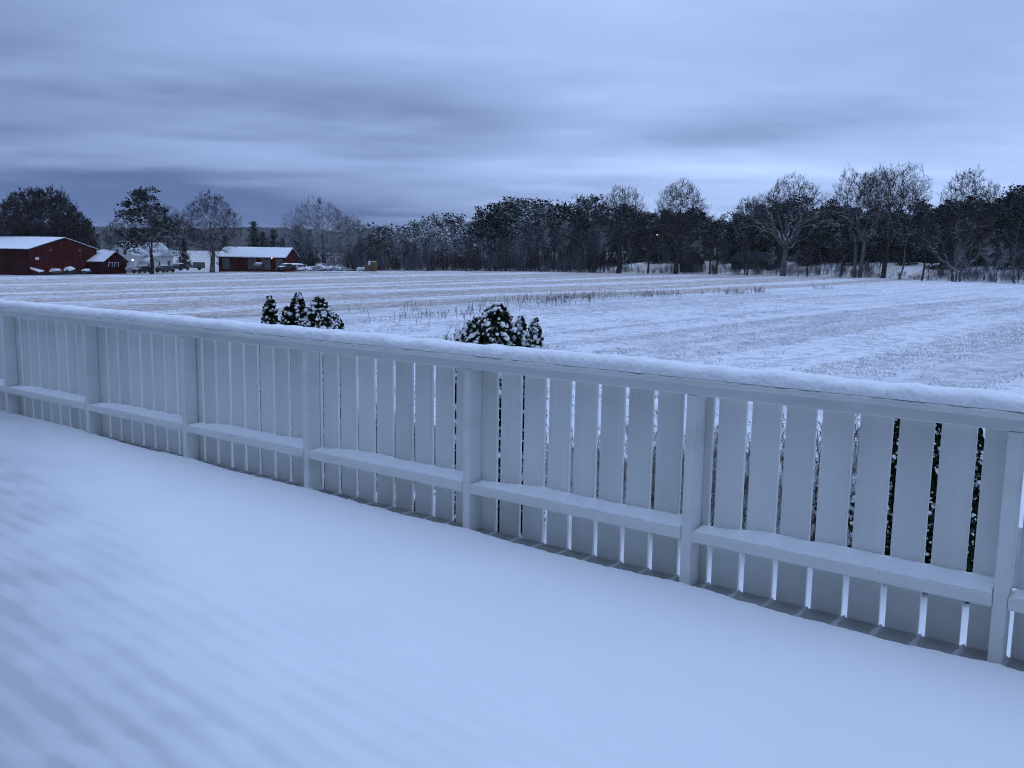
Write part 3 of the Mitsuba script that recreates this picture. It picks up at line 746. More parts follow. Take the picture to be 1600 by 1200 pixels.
for k in range(5):
    a, b = tree_meshes(tree_slim(301 + k, 4.6, 15, 0.018, 0.18 + 0.06 * k, 0.2, 0.7), (15.0, 4.6))
    group_of(f'slim_kind_{k}', [('trunk', mikit.ply(a, 'bark_dark')), ('crown', mikit.ply(b, ('twig_dark', 'twig_grey', 'twig_frosted', 'twig_brown', 'twig_grey')[k]))])
g = np.random.default_rng(77)
SLTOP_X = [560, 620, 690, 740, 800, 840, 880, 930, 1000, 1130, 1200, 1300, 1400, 1500, 1600]
SLTOP_Y = [352, 368, 366, 372, 350, 336, 338, 345, 372, 368, 372, 385, 382, 372, 362]
n_slim = 0
for px in np.r_[np.linspace(556, 930, 74), np.linspace(934, 1610, 44)]:
    px = px + g.normal(0, 4)
    if 1415 < px < 1440: continue
    az = math.degrees(math.atan2(*at_dist(px, 1.0))); d = float(wood_edge(az)) + abs(g.normal(0, 14)) + 2
    pos = at_dist(px, d); top = np.interp(px, SLTOP_X, SLTOP_Y) + abs(g.normal(0, 12))
    h = z_of(px, top, d) - float(ground_z(*pos))
    if h < 2.5: continue
    key = num('slender_tree'); s = h / 15.0
    inst(key, f'slim_kind_{g.integers(5)}', pos, g.random() * 360, (s ** 0.6 * 0.9, s))
    lab(key, 'slender bare tree in the thin wood along the far field edge', 'tree', 'slender bare trees of the field edge wood')

for k in range(4):
    group_of(f'brush_kind_{k}', [('stems', mikit.ply(thicket_clump(401 + k, 5.0, 24), ('twig_brown', 'twig_frosted', 'twig_grey', 'twig_brown')[k]))])
cnt = 0
lab('brushwood', 'tangle of brushwood along the foot of the far wood', kind='stuff')
for px in np.r_[np.linspace(540, 930, 120), np.linspace(930, 1615, 130), np.linspace(430, 540, 14), np.linspace(1620, 2400, 70)]:
    px = px + g.normal(0, 3)
    az = math.degrees(math.atan2(*at_dist(px, 1.0))); d = float(wood_edge(az)) + abs(g.normal(0, 9)) + 1
    pos = at_dist(px, d)
    hh = (0.55 + 0.5 * g.random()) * (1.25 if px < 930 else 0.62) * (0.4 if 1368 < px < 1462 else 1) * (0.6 if 985 < px < 1045 else 1)
    cnt += 1
    inst(f'brushwood__{cnt:03d}', f'brush_kind_{g.integers(4)}', pos, g.random() * 360, (hh * 0.8, hh))

# the conifer forest on the rise behind
for k in range(4):
    a, b = tree_pine(501 + k, 14, 5, 0.34, 1.0)
    group_of(f'forest_pine_{k}', [('trunk', mikit.ply(a, 'bark_dark')), ('crown', mikit.ply(b, 'needles_snowy'))])
for k in range(4):
    a, b = tree_pine(521 + k, 14, 5.6, 0.30, 0.8)
    group_of(f'forest_frosted_{k}', [('trunk', mikit.ply(a, 'bark_dark')), ('crown', mikit.ply(b, 'needles_frosted'))])
for k in range(3):
    a, b = tree_spruce(511 + k, 14, 5.4, 1.0)
    group_of(f'forest_spruce_{k}', [('trunk', mikit.ply(a, 'bark_dark')), ('crown', mikit.ply(b, 'needles_dark'))])
lab('forest', 'dark conifer forest on the rise beyond the field', kind='stuff')
FX = [540, 600, 700, 750, 790, 850, 920, 960, 1040, 1110, 1150, 1200, 1290, 1400, 1470, 1540, 1600, 1640]
FY = [353, 349, 346, 338, 320, 317, 318, 327, 328, 336, 338, 320, 322, 327, 318, 308, 298, 296]
cnt = 0
for row, (off, n) in enumerate([(38, 80), (58, 92), (85, 96), (120, 90), (165, 80)]):
    for px in np.r_[np.linspace(545, 1640, n), np.linspace(1655, 2500, int(n * 0.45))]:
        px = px + g.normal(0, 5)
        az = math.degrees(math.atan2(*at_dist(px, 1.0))); d = float(wood_edge(az)) + off * (1 + 0.15 * g.normal())
        pos = at_dist(px, d); zg = float(ground_z(*pos))
        top = np.interp(px, FX, FY) + 4 + abs(g.normal(0, 11)) + 9 * math.sin(px * 0.071 + row * 1.7) * math.sin(px * 0.023 + row) + (9 if row == 0 else 0) - (8 if g.random() < 0.10 else 0)
        h = z_of(px, top, d) - zg
        if h < 3: continue
        h = min(h, 26)
        cnt += 1
        kind = f'forest_pine_{g.integers(4)}' if (px < 1000 and g.random() < 0.85) or g.random() < 0.35 else f'forest_spruce_{g.integers(3)}'
        if px < 960 and g.random() < (0.9 if px < 740 else 0.6): kind = f'forest_frosted_{g.integers(4)}'
        inst(f'forest__{cnt:03d}', kind, pos, g.random() * 360, ((h / 14) ** 0.7 * (0.95 + 0.3 * g.random()), h / 14))

# ------------------------------------------------------------------ farm buildings
def quad_frame(px0, d0, px1, d1):
    """Frame on the ground: origin at photo column px0, x towards px1, y away from the viewer."""
    a, b = at_dist(px0, d0), at_dist(px1, d1)
    L = float(np.linalg.norm(b - a)); e = (b - a) / L
    M = np.array([[e[0], -e[1], 0], [e[1], e[0], 0], [0, 0, 1.0]])
    return M, np.array([a[0], a[1], 0.0]), L


def gable_house(W, D, eave, ridge, zb):
    """Walls with two gables: gable ends at y=0 and y=D, width W along x; ridge along y."""
    pent = np.array([(0, zb - 1.0), (W, zb - 1.0), (W, zb + eave), (W / 2, zb + ridge), (0, zb + eave)])
    v, f = prism(pent, D)                                  # x = depth, (y, z) = profile
    out = np.c_[v[:, 1], v[:, 0], v[:, 2]]
    m = trimesh.Trimesh(out, f, process=False); m.fix_normals()
    return np.array(m.vertices), np.array(m.faces)


def roof_slab(W, D, eave, ridge, zb, side, th=0.22, over=0.45, lift=0.02, front=0.35):
    """One roof slope as a slab: side -1 for the slope over x < W/2."""
    s = (ridge - eave) / (W / 2)
    x0, z0 = -over, eave - s * over
    prof = np.array([(x0, z0 + lift), (W / 2, ridge + lift), (W / 2, ridge + lift + th), (x0, z0 + lift + th)])
    if side > 0: prof[:, 0] = W - prof[:, 0]
    prof[:, 1] += zb
    v, f = prism(prof, D + 2 * front)
    out = np.c_[v[:, 1], v[:, 0] - front, v[:, 2]]
    m = trimesh.Trimesh(out, f, process=False); m.fix_normals()
    return np.array(m.vertices), np.array(m.faces)


def add(key, m, M, O, mt, smooth=False):
    put(key, mikit.ply(moved(m, M, O), mt, smooth))
    return key


def zground(O):
    return float(ground_z(O[0], O[1]))


# the large red barn: gable to the right, long side running out of the frame on the left
M, O, W = quad_frame(47, 196, 152, 207)
zb = z_of(90, 427, 200); eave, ridge = 4.5, 6.65
B = 'red_barn'
lab(B, 'large dark red barn with a snow covered roof at the left edge of the field', 'barn')
add(B + '__wall', gable_house(W, 42, eave, ridge, zb), M, O, 'red_boards_dark')
for sgn in (-1, 1):
    k = add(num(B + '__roof'), roof_slab(W, 42, eave, ridge, zb, sgn, 0.14), M, O, 'trim_dark')
    add(k + '__snow_cover', roof_slab(W, 42, eave, ridge, zb, sgn, 0.12, 0.42, 0.165, 0.30), M, O, 'roof_snow')
for i in range(46):
    x = (i + 0.06) * W / 46; top = eave + (ridge - eave) * (1 - abs(x + 0.12 - W / 2) / (W / 2)) - 0.12
    add(num(B + '__plank'), box(x, x + W / 46 - 0.03, -0.045, -0.004, zb - 0.5, zb + top), M, O, 'red_boards')
add(B + '__sign', box(W * 0.075, W * 0.075 + 0.85, -0.09, -0.05, zb + 2.55, zb + 3.1), M, O, 'trim_white')
for xf in (0.29, 0.72):
    k = add(num(B + '__gable_lamp'), box(W * xf - 0.3, W * xf + 0.3, -0.32, -0.05, zb + 4.1, zb + 4.55, 0.05), M, O, 'crate_brown')
add(B + '__sill_board', box(-0.05, W + 0.05, -0.10, -0.048, zb - 0.6, zb + 0.15), M, O, 'trim_dark')

# small red outhouse
M, O, W = quad_frame(163, 203, 197.5, 208)
zb = z_of(180, 426, 205); eave, ridge = 2.25, 4.05
B = 'red_outhouse'
lab(B, 'small red outhouse with two white framed windows beside the large barn', 'outhouse')
add(B + '__wall', gable_house(W, 9, eave, ridge, zb), M, O, 'red_boards_dark')
for sgn in (-1, 1):
    k = add(num(B + '__roof'), roof_slab(W, 9, eave, ridge, zb, sgn, 0.14, 0.5), M, O, 'trim_dark')
    add(k + '__snow_cover', roof_slab(W, 9, eave, ridge, zb, sgn, 0.14, 0.46, 0.165, 0.3), M, O, 'roof_snow')
add(B + '__chimney', box(0.7, 1.15, 4.0, 4.45, zb + 3.0, zb + 4.5), M, O, 'trim_dark')
for x0 in (1.15, 2.85):
    k = num(B + '__window')
    add(k, box(x0 + 0.1, x0 + 1.2, -0.03, -0.005, zb + 1.35, zb + 2.0), M, O, 'window_glass')
    add(k + '__frame', cat([box(x0, x0 + 1.3, -0.08, -0.004, zb + 2.0, zb + 2.12), box(x0, x0 + 0.11, -0.08, -0.004, zb + 1.15, zb + 1.999), box(x0 + 1.19, x0 + 1.3, -0.08, -0.004, zb + 1.15, zb + 1.999)]), M, O, 'trim_white')

# white house: gable to the left, eaves side to the right
M, O, L = quad_frame(209.5, 214, 271, 222)
zb = z_of(240, 425, 217); eave, ridge, DW = 3.6, 6.2, 7.0
Mh = M @ np.array([[0, 1, 0], [1, 0, 0], [0, 0, 1.0]])     # local x runs into the depth (gable width), local y along the front
hm = gable_house(DW, L, eave, ridge, zb)
fx = lambda m: (np.c_[m[0][:, 1], m[0][:, 0], m[0][:, 2]], m[1][:, ::-1])
B = 'white_house'
lab(B, 'white farmhouse with a thinly snowed roof and a lit porch behind the pine', 'house')
add(B + '__wall', fx(hm), M, O, 'white_walls')
for sgn in (-1, 1):
    add(num(B + '__roof'), fx(roof_slab(DW, L, eave, ridge, zb, sgn, 0.22, 0.4)), M, O, 'roof_snow_thin')
add(B + '__chimney', box(L * 0.55, L * 0.55 + 0.7, DW / 2 - 0.35, DW / 2 + 0.35, zb + 5.6, zb + 7.0), M, O, 'trim_dark')
for xf in (0.58, 0.845):
    k = num(B + '__window')
    add(k, box(L * xf, L * xf + 0.8, -0.03, -0.006, zb + 1.0, zb + 2.35), M, O, 'window_glass')
    add(k + '__frame', cat([box(L * xf - 0.1, L * xf, -0.06, -0.004, zb + 0.9, zb + 2.45), box(L * xf + 0.8, L * xf + 0.9, -0.06, -0.004, zb + 0.9, zb + 2.45), box(L * xf + 0.36, L * xf + 0.44, -0.06, -0.034, zb + 1.0, zb + 2.35)]), M, O, 'trim_white')
for y0 in (2.0, 4.2):
    k = num(B + '__window')
    add(k, box(-0.04, -0.006, y0, y0 + 0.8, zb + 3.7, zb + 4.7), M, O, 'window_glass')
    add(num(B + '__window'), box(-0.04, -0.006, y0, y0 + 0.8, zb + 1.0, zb + 2.3), M, O, 'window_glass')
# porch
pw = fx(gable_house(1, 1, 1, 1.2, 0))
x0, x1 = L * 0.12, L * 0.42
pm = gable_house(x1 - x0, 2.2, 2.1, 3.1, zb)
add(B + '__porch', (pm[0] * np.array([1, 1, 1]) + np.array([x0, -2.2, 0]), pm[1]), M, O, 'white_walls')
for sgn in (-1, 1):
    rm = roof_slab(x1 - x0, 2.2, 2.1, 3.1, zb, sgn, 0.16, 0.25, 0.02, 0.25)
    add(num(B + '__porch__roof'), (rm[0] + np.array([x0, -2.2, 0]), rm[1]), M, O, 'roof_snow_thin')
scene['porch_glow'] = {'type': 'area', 'radiance': {'type': 'rgb', 'value': [0.75, 0.42, 0.22]}}
wz = box(x0 + 1.1, x0 + 1.75, -2.235, -2.205, zb + 1.1, zb + 1.95)
del scene['porch_glow']
key = add(B + '__porch__lit_window', wz, M, O, 'trim_white')
scene[key]['emitter'] = {'type': 'area', 'radiance': {'type': 'rgb', 'value': [0.55, 0.33, 0.20]}}
key = add(B + '__porch__door', box(x0 + 0.25, x0 + 0.85, -2.235, -2.205, zb + 0.1, zb + 1.9), M, O, 'door_grey')


def lamp(key, px, py, dist, rad, col, label):
    d = ray(px, py); p = EYE + d * dist / math.hypot(d[0], d[1])
    s = trimesh.creation.icosphere(subdivisions=2, radius=rad)
    return p, (np.array(s.vertices) * np.array([1, 1, 0.8]) + p, np.array(s.faces))


# yard lamp on the house corner, lamp under the shed eave, pole lamp in the wood
p, m = lamp(None, 207.5, 406, 211.5, 0.19, None, None)
key = put(B + '__lamp', mikit.ply(m, 'trim_white', True)); scene[key]['emitter'] = {'type': 'area', 'radiance': {'type': 'rgb', 'value': [4.0, 3.8, 3.6]}}

# long red shed
M, O, L = quad_frame(342, 226, 446, 220)
zb = z_of(400, 421, 222); eave, ridge, DW = 2.75, 4.75, 8.5
B = 'long_red_shed'
lab(B, 'long low red shed with a white snow roof and pale sliding doors', 'shed')
add(B + '__wall', fx(gable_house(DW, L, eave, ridge, zb)), M, O, 'red_boards')
for sgn in (-1, 1):
    k = add(num(B + '__roof'), fx(roof_slab(DW, L, eave, ridge, zb, sgn, 0.16, 0.5)), M, O, 'trim_dark')
    add(k + '__snow_cover', fx(roof_slab(DW, L, eave, ridge, zb, sgn, 0.16, 0.46, 0.19, 0.3)), M, O, 'roof_snow')
for a, b in ((348, 359), (388, 401), (409, 423), (431, 442)):
    xa, xb = (a - 342) / 104 * L, (b - 342) / 104 * L
    add(num(B + '__door'), box(xa, xb, -0.08, -0.006, zb + 0.0, zb + 2.5), M, O, 'door_grey')
for a, b in ((342.5, 347.5), (360, 387.5), (401.5, 408.5), (423.5, 430.5), (442.5, 446)):
    xa, xb = (a - 342) / 104 * L, (b - 342) / 104 * L; n = max(1, int((xb - xa) / 0.5))
    for i in range(n):
        add(num(B + '__plank'), box(xa + (xb - xa) * i / n, xa + (xb - xa) * (i + 1) / n - 0.03, -0.04, -0.004, zb - 0.3, zb + 2.6), M, O, 'red_boards')
p, m = lamp(None, 424.6, 403.6, 219.0, 0.15, None, None)
key = put(B + '__lamp', mikit.ply(m, 'trim_white', True)); scene[key]['emitter'] = {'type': 'area', 'radiance': {'type': 'rgb', 'value': [1.3, 1.1, 0.65]}}

# dark outbuildings in the wood on the right
M, O, L = quad_frame(1142, 219, 1204, 214)
zb = float(ground_z(*at_dist(1170, 217)))
B = 'dark_outbuilding'
lab(B, 'long low dark outbuilding among the trees left of the great fan tree', 'outbuilding')
add(B + '__wall', fx(gable_house(6, L, 1.9, 3.6, zb)), M, O, 'trim_dark')
for sgn in (-1, 1):
    add(num(B + '__roof'), fx(roof_slab(6, L, 1.9, 3.6, zb, sgn, 0.2, 0.5)), M, O, 'trim_dark')
M, O, L = quad_frame(1079, 211, 1098, 213)
zb = float(ground_z(*at_dist(1088, 212))) - 0.3
B = 'dark_shed'
lab(B, 'small black gabled shed at the foot of the domed tree', 'shed')
add(B + '__wall', gable_house(L, 4, 2.4, 4.4, zb), M, O, 'trim_dark')
for sgn in (-1, 1):
    add(num(B + '__roof'), roof_slab(L, 4, 2.4, 4.4, zb, sgn, 0.15, 0.3), M, O, 'trim_dark')

# lit lamp on a pole deep in the wood
pos = at_dist(1027, 222); zg = float(ground_z(*pos)); zl = z_of(1027, 367, 222)
lab('pole_lamp', 'lit orange lamp on a pole inside the wood', 'lamp')
put('pole_lamp__pole', mikit.ply(moved(tubes(np.array([[[0, 0, -0.5], [0, 0, zl - zg + 0.2]]]), np.array([[0.09, 0.06]]), 6), np.eye(3), (pos[0] + 0.25, pos[1] + 0.3, zg)), 'pole_grey'))
p, m = lamp(None, 1027, 367, 222, 0.16, None, None)
key = put('pole_lamp__globe', mikit.ply(m, 'trim_white', True)); scene[key]['emitter'] = {'type': 'area', 'radiance': {'type': 'rgb', 'value': [0.8, 0.38, 0.25]}}


# ------------------------------------------------------------------ things in the farmyard
def blob(seed, r, flat=0.7, rough=0.25, sub=2):
    s = trimesh.creation.icosphere(subdivisions=sub, radius=1.0); v = np.array(s.vertices)
    v = v * (1 + rough * (meshkit.fbm(v * 2.2 + seed, 3, seed)[:, None] * 2 - 1))
    return v * np.array(r) * np.array([1, 1, flat]), np.array(s.faces)


def car(px, dist, py, face, label, length=3.7):
    """Small car: body with cabin, four wheels, windows, snow on roof and bonnet."""
    pos = at_dist(px, dist); zb = z_of(px, py, dist)
    R = rotz(face); O = np.array([pos[0], pos[1], zb]); key = num('parked_car')
    side = np.array([(-2.1, 0.35), (2.1, 0.35), (2.12, 0.75), (1.3, 0.95), (0.7, 1.42), (-1.2, 1.45), (-2.0, 1.0), (-2.1, 0.7)]) * np.array([length / 4.2, 1])
    v, f = prism(side, 1.7)
    body = (np.c_[v[:, 1], v[:, 0] - 0.85, v[:, 2]], f)
    m = trimesh.Trimesh(body[0], body[1], process=False); m.fix_normals()
    add(key + '__body', (np.array(m.vertices), np.array(m.faces)), R, O, 'car_dark')
    for x in (-1.3, 1.3):
        for y in (-0.8, 0.8):
            w = trimesh.creation.cylinder(0.32, 0.2, sections=16); wv = np.array(w.vertices)[:, [0, 2, 1]] + np.array([x, y, 0.32])
            add(num(key + '__wheel'), (wv, np.array(w.faces)), R, O, 'rubber')
    add(num(key + '__snow_cover'), (blob(3, (1.05, 0.8, 0.2), 1.0, 0.1)[0] + np.array([-0.25, 0, 1.45]), blob(3, (1, 1, 1))[1]), R, O, 'snow_clump', True)
    add(num(key + '__snow_cover'), (blob(4, (0.65, 0.8, 0.14), 1.0, 0.1)[0] + np.array([1.5, 0, 0.86]), blob(3, (1, 1, 1))[1]), R, O, 'snow_clump', True)
    for y in (-0.86, 0.86):
        add(num(key + '__window'), box(-1.0, 0.62, y - 0.01, y + 0.01, 1.0, 1.32), R, O, 'window_glass')
    lab(key, label, 'car')


car(404.5, 216, 421.5, 1.62, 'small dark car with a snowy roof parked before the pale shed doors')
car(446, 214, 422.5, 4.35, 'dark car with a white bonnet at the right end of the long red shed')
car(258, 204, 426, 1.15, 'dark car under snow in front of the white house right of the pine')
car(222, 204, 427, 4.2, 'low dark car in front of the porch left of the pine trunk')
car(282, 214, 422.5, 1.25, 'dark car parked just right of the white house')


def mound(name, px, py, dist, w, h, seed, mt, label, category, cap=True, flat=1.0):
    pos = at_dist(px, dist); zb = z_of(px, py, dist); key = num(name)
    b = blob(seed, (w / 2, w / 2, h / 2), flat, 0.3)
    put(key + '__body', mikit.ply((b[0] + np.array([pos[0], pos[1], zb + h * 0.42]), b[1]), mt, True))
    if cap:
        c = blob(seed + 1, (w * 0.34, w * 0.34, h * 0.15), flat, 0.45)
        put(key + '__snow_cap', mikit.ply((c[0] + np.array([pos[0], pos[1], zb + h * 0.84]), c[1]), 'snow_clump', True))
    lab(key, label, category)


mound('wrapped_bale', 109, 427.5, 188, 2.1, 1.25, 5, 'junk_grey', 'dark round bale with a snow cap before the middle of the barn gable', 'bale')
mound('junk_heap', 135, 427.0, 189, 1.7, 0.9, 8, 'junk_grey', 'low grey heap near the right corner of the barn', 'heap', False)
mound('junk_heap', 87, 426.5, 190, 2.2, 0.8, 14, 'crate_brown', 'brown snowy heap left of the round bale by the barn', 'heap')
mound('snowy_bush', 204.5, 425, 206, 2.2, 1.5, 19, 'tarp_white', 'white snowed over bush below the yard lamp of the house', 'bush', False)
mound('wrapped_bale', 561.5, 423.5, 214, 1.5, 0.95, 22, 'tarp_white', 'white wrapped bale at the far left of the yellow crates', 'bale', False)
mound('wrapped_bale', 568, 423.5, 215, 1.4, 1.0, 27, 'tarp_white', 'white wrapped bale touching the brown crates', 'bale', False)
# plank pile by the barn
lab('plank_pile', 'snowy pile of long planks leaning by the left part of the barn gable', 'pile')
for i in range(5):
    pos = at_dist(56 + i * 0.8, 189); zb = z_of(56, 427, 189)
    add(num('plank_pile__plank'), box(-1.4, 1.2, -0.1, 0.1, 0.0, 0.08), rotz(-0.5 + 0.12 * i) @ np.array([[0.97, 0, 0.2], [0, 1, 0], [-0.2, 0, 0.97]]), (pos[0], pos[1], zb + 0.45 + 0.06 * i), 'roof_snow')
# box trailer
pos = at_dist(311, 213); zb = z_of(311, 422, 213); R = rotz(0.25); O = (pos[0], pos[1], zb)
lab('box_trailer', 'small grey box trailer left of the pale limbed tree', 'trailer')
add('box_trailer__body', box(-1.2, 1.2, -0.8, 0.8, 0.45, 1.7, 0.05), R, O, 'door_grey')
add('box_trailer__snow_cap', (blob(9, (1.2, 0.8, 0.13), 1, 0.1)[0] + np.array([0, 0, 1.72]), blob(9, (1, 1, 1))[1]), R, O, 'snow_clump', True)
for y in (-0.85, 0.85):
    w = trimesh.creation.cylinder(0.33, 0.16, sections=14)
    add(num('box_trailer__wheel'), (np.array(w.vertices)[:, [0, 2, 1]] + np.array([0.1, y, 0.33]), np.array(w.faces)), R, O, 'rubber')
add('box_trailer__drawbar', box(-2.3, -1.2, -0.05, 0.05, 0.45, 0.53), R, O, 'trim_dark')
# flatbed
pos = at_dist(458, 216); zb = z_of(458, 421, 216); R = rotz(0.1); O = (pos[0], pos[1], zb)
lab('flatbed_trailer', 'flatbed trailer with a snowy load at the right gable of the long red shed', 'trailer')
add('flatbed_trailer__bed', box(-2.6, 2.6, -1.1, 1.1, 0.9, 1.08, 0.02), R, O, 'junk_grey')
for x in (-1.6, -0.6, 1.7):
    w = trimesh.creation.cylinder(0.42, 0.24, sections=14)
    add(num('flatbed_trailer__wheel'), (np.array(w.vertices)[:, [0, 2, 1]] + np.array([x, -0.9, 0.42]), np.array(w.faces)), R, O, 'rubber')
add('flatbed_trailer__headboard', box(-2.6, -2.5, -1.1, 1.1, 1.09, 1.9), R, O, 'junk_grey')
add('flatbed_trailer__snow_cap', (blob(12, (2.2, 0.95, 0.25), 1, 0.3)[0] + np.array([0.1, 0, 1.15]), blob(9, (1, 1, 1))[1]), R, O, 'snow_clump', True)
# brush heap: many sticks under snow
gg = np.random.default_rng(91)
for ii, (px0, hh, wid, lb) in enumerate(((480, 1.15, 5.5, 'left heap of snowy branches right of the long red shed'), (503, 1.6, 4.6, 'dark middle heap of snowy branches, tallest of three'), (524, 1.2, 4.6, 'right heap of snowy branches nearest the white bales'))):
    pos = at_dist(px0, 214); zb = z_of(px0, 423, 214); key = num('brush_heap'); n = 130
    P = np.zeros((n, 2, 3)); P[:, 0] = gg.normal(0, 1, (n, 3)) * np.array([wid / 4, 1.0, 0]); P[:, 0, 2] = np.abs(gg.normal(0, hh * 0.3, n))
    dd = norm(gg.normal(0, 1, (n, 3)) * np.array([1.2, 1, 0.55])); P[:, 1] = P[:, 0] + dd * (0.7 + gg.random((n, 1)) * 1.2); P[:, 1, 2] = np.clip(np.abs(P[:, 1, 2]), 0, hh * 1.1)
    put(key + '__branches', mikit.ply(moved(tubes(P, np.full((n, 2), 0.07), 4), np.eye(3), (pos[0], pos[1], zb)), 'junk_grey'))
    caps = [(blob(int(30 + q), (0.5 + 0.5 * gg.random(), 0.5, 0.22), 1, 0.3, 1)[0] + np.array([gg.normal(0, wid / 5), gg.normal(0, 0.6) - 0.3, hh * (0.35 + 0.45 * gg.random())]), blob(1, (1, 1, 1), sub=1)[1]) for q in range(12)]
    put(key + '__snow_clumps', mikit.ply(moved(cat(caps), np.eye(3), (pos[0], pos[1], zb)), 'snow_clump', True))
    lab(key, lb, 'brush heap')
# crates
for nm, a, b, h0, h1, mt, lb in (('brown_crate', 571.5, 580, 0.0, 1.45, 'crate_brown', 'brown crate stack left of the yellow one at the wood edge'), ('yellow_crate', 580.3, 588, 0.0, 2.25, 'crate_yellow', 'tall yellow crate stack at the wood edge'), ('white_crate', 575.5, 580.0, 1.5, 2.3, 'tarp_white', 'white box on top of the brown crates')):
    pos = at_dist((a + b) / 2, 213.5); zb = z_of(580, 424, 213.5); w = (b - a) / FPX * 213.5
    lab(nm, lb, 'crate'); R = rotz(-0.15)
    n = 3 if h1 - h0 > 1 else 1
    for i in range(n):
        z0 = h0 + (h1 - h0) * i / n
        add(num(nm + '__box'), box(-w / 2 + 0.01 * i, w / 2 - 0.01, -w / 2, w / 2, z0, h0 + (h1 - h0) * (i + 1) / n - 0.05, 0.03), R, (pos[0], pos[1], zb), mt)
    if nm != 'brown_crate':
        add(nm + '__snow_cap', (blob(6, (w * 0.42, w * 0.42, 0.09), 1, 0.2)[0] + np.array([0, 0, h1 - 0.03]), blob(6, (1, 1, 1))[1]), R, (pos[0], pos[1], zb), 'snow_clump', True)


# ------------------------------------------------------------------ garden below the terrace
def garden_pos(px, dist):
    return at_dist(px, dist, 600.0)


def thuja(seed, Hh, W, n=4200, clumps=190, snow=1.0, blunt=1.0, leaders=5):
    """Conical evergreen with several leaders: sprays pointing up and out, lumps of snow caught on them."""
    g = np.random.default_rng(seed)
    an0 = np.arange(leaders) * 2.4 + g.random(leaders); off = W * 0.30 * (np.arange(leaders) > 0) * (0.7 + 0.5 * g.random(leaders))
    LH = Hh * np.where(np.arange(leaders) == 0, 1.0, 0.97 - 0.26 * g.random(leaders)); LX, LY = off * np.cos(an0), off * np.sin(an0)
    LW = W * np.where(np.arange(leaders) == 0, 0.42, 0.34 + 0.08 * g.random(leaders))

    def surf(m, power, inner):
        li = g.integers(0, leaders, m); t = g.random(m) ** power; an = g.random(m) * 2 * np.pi
        lump = 0.72 + 0.55 * meshkit.fbm(np.stack([np.cos(an) * 1.6 + seed + li * 7, np.sin(an) * 1.6, t * LH[li] * 3.2], -1), 3, seed)
        rad = LW[li] * np.sqrt(np.clip(1 - (np.maximum(t - 0.42, 0) / 0.58) ** (2.2 * blunt), 0, 1)) * lump * (1 - inner * g.random(m) ** 2.0)
        return np.stack([LX[li] + rad * np.cos(an), LY[li] + rad * np.sin(an), t * LH[li]], -1), an

    C, an = surf(n, 0.8, 0.75)
    d = norm(np.stack([np.cos(an) * 0.6, np.sin(an) * 0.6, 0.9 + 0 * an], -1) + g.normal(0, 0.38, (n, 3)))
    e = norm(np.cross(d, g.normal(size=(n, 3))))
    L = (0.045 + 0.06 * g.random(n))[:, None]
    b = C - d * L * 0.4
    V = np.stack([b, b + d * L * 0.55 - e * L * 0.28, b + d * L, b + d * L * 0.55 + e * L * 0.28], 1).reshape(-1, 3)
    o = np.arange(n)[:, None] * 4
    fol = (V, np.vstack([o + np.array([0, 1, 2]), o + np.array([0, 2, 3])]))
    S, an = surf(clumps, 0.7, 0.12)
    base = trimesh.creation.icosphere(subdivisions=1); bv, bf = np.array(base.vertices), np.array(base.faces)
    out = []
    for i in range(clumps):
        s = (0.016 + 0.040 * g.random() ** 2.2) * snow
        v = bv * (1 + 0.7 * (meshkit.noise(bv * 1.7 + i * 3.1, seed)[:, None] - 0.5)) * np.array([s * (1.0 + 0.7 * g.random()), s * (0.8 + 0.5 * g.random()), s * (0.5 + 0.4 * g.random())])
        tilt = 0.9 * g.random()
        Rt = np.array([[math.cos(tilt), 0, math.sin(tilt)], [0, 1, 0], [-math.sin(tilt), 0, math.cos(tilt)]])
        out.append((v @ (rotz(an[i]) @ Rt).T + S[i] + np.array([0, 0, 0.4 * s]), bf))
    p, r = stem_line(g, Hh * 0.9, 0.0, 0, K=4, r0=0.05, r1=0.01, wig=0.003)
    return fol, cat(out), tubes(p[None], r[None], 6)


def thuja_bush(px, dist, top, wpx, seed, label, n=4200, clumps=190, snow=1.0, blunt=1.0, leaders=5):
    pos = garden_pos(px, dist); zg = float(ground_z(*pos)); key = num('conifer_shrub')
    f, s, t = thuja(seed, z_of(px, top, dist) - zg, wpx / FPX * dist, n, clumps, snow, blunt, leaders)
    O = (pos[0], pos[1], zg)
    put(key + '__foliage', mikit.ply(moved(f, np.eye(3), O), 'thuja_green'))
    put(key + '__snow_clumps', mikit.ply(moved(s, np.eye(3), O), 'snow_clump', True))
    put(key + '__trunk', mikit.ply(moved(t, np.eye(3), O), 'bark_dark'))
    lab(key, label, 'shrub')


thuja_bush(424, 13.6, 466, 46, 601, 'narrow snow flecked conifer top furthest left above the handrail', 12000, 1500, 0.55, 0.8, 4)
thuja_bush(468, 13.2, 461, 56, 602, 'pointed conifer top in the middle of the left group above the handrail', 12000, 1900, 0.55, 0.75, 5)
thuja_bush(500, 13.0, 468, 84, 603, 'whitest conifer top, right one of the left group above the handrail', 13000, 6000, 0.55, 0.9, 7)
thuja_bush(774, 11.9, 477, 122, 604, 'broad dark conifer with thick snow lumps, largest above the handrail', 26000, 3600, 0.75, 0.95, 9)
thuja_bush(812, 12.3, 497, 46, 605, 'small conifer tucked behind the right side of the broad one', 9000, 1500, 0.58, 0.8, 4)
thuja_bush(834, 11.7, 500, 48, 606, 'small snowy cone shaped conifer rightmost above the handrail', 9000, 1900, 0.58, 0.8, 3)
thuja_bush(1400, 11.0, 650, 70, 607, 'low dark conifer glimpsed through the fence slots left of the last full post', 9000, 1300, 0.52, 0.8)
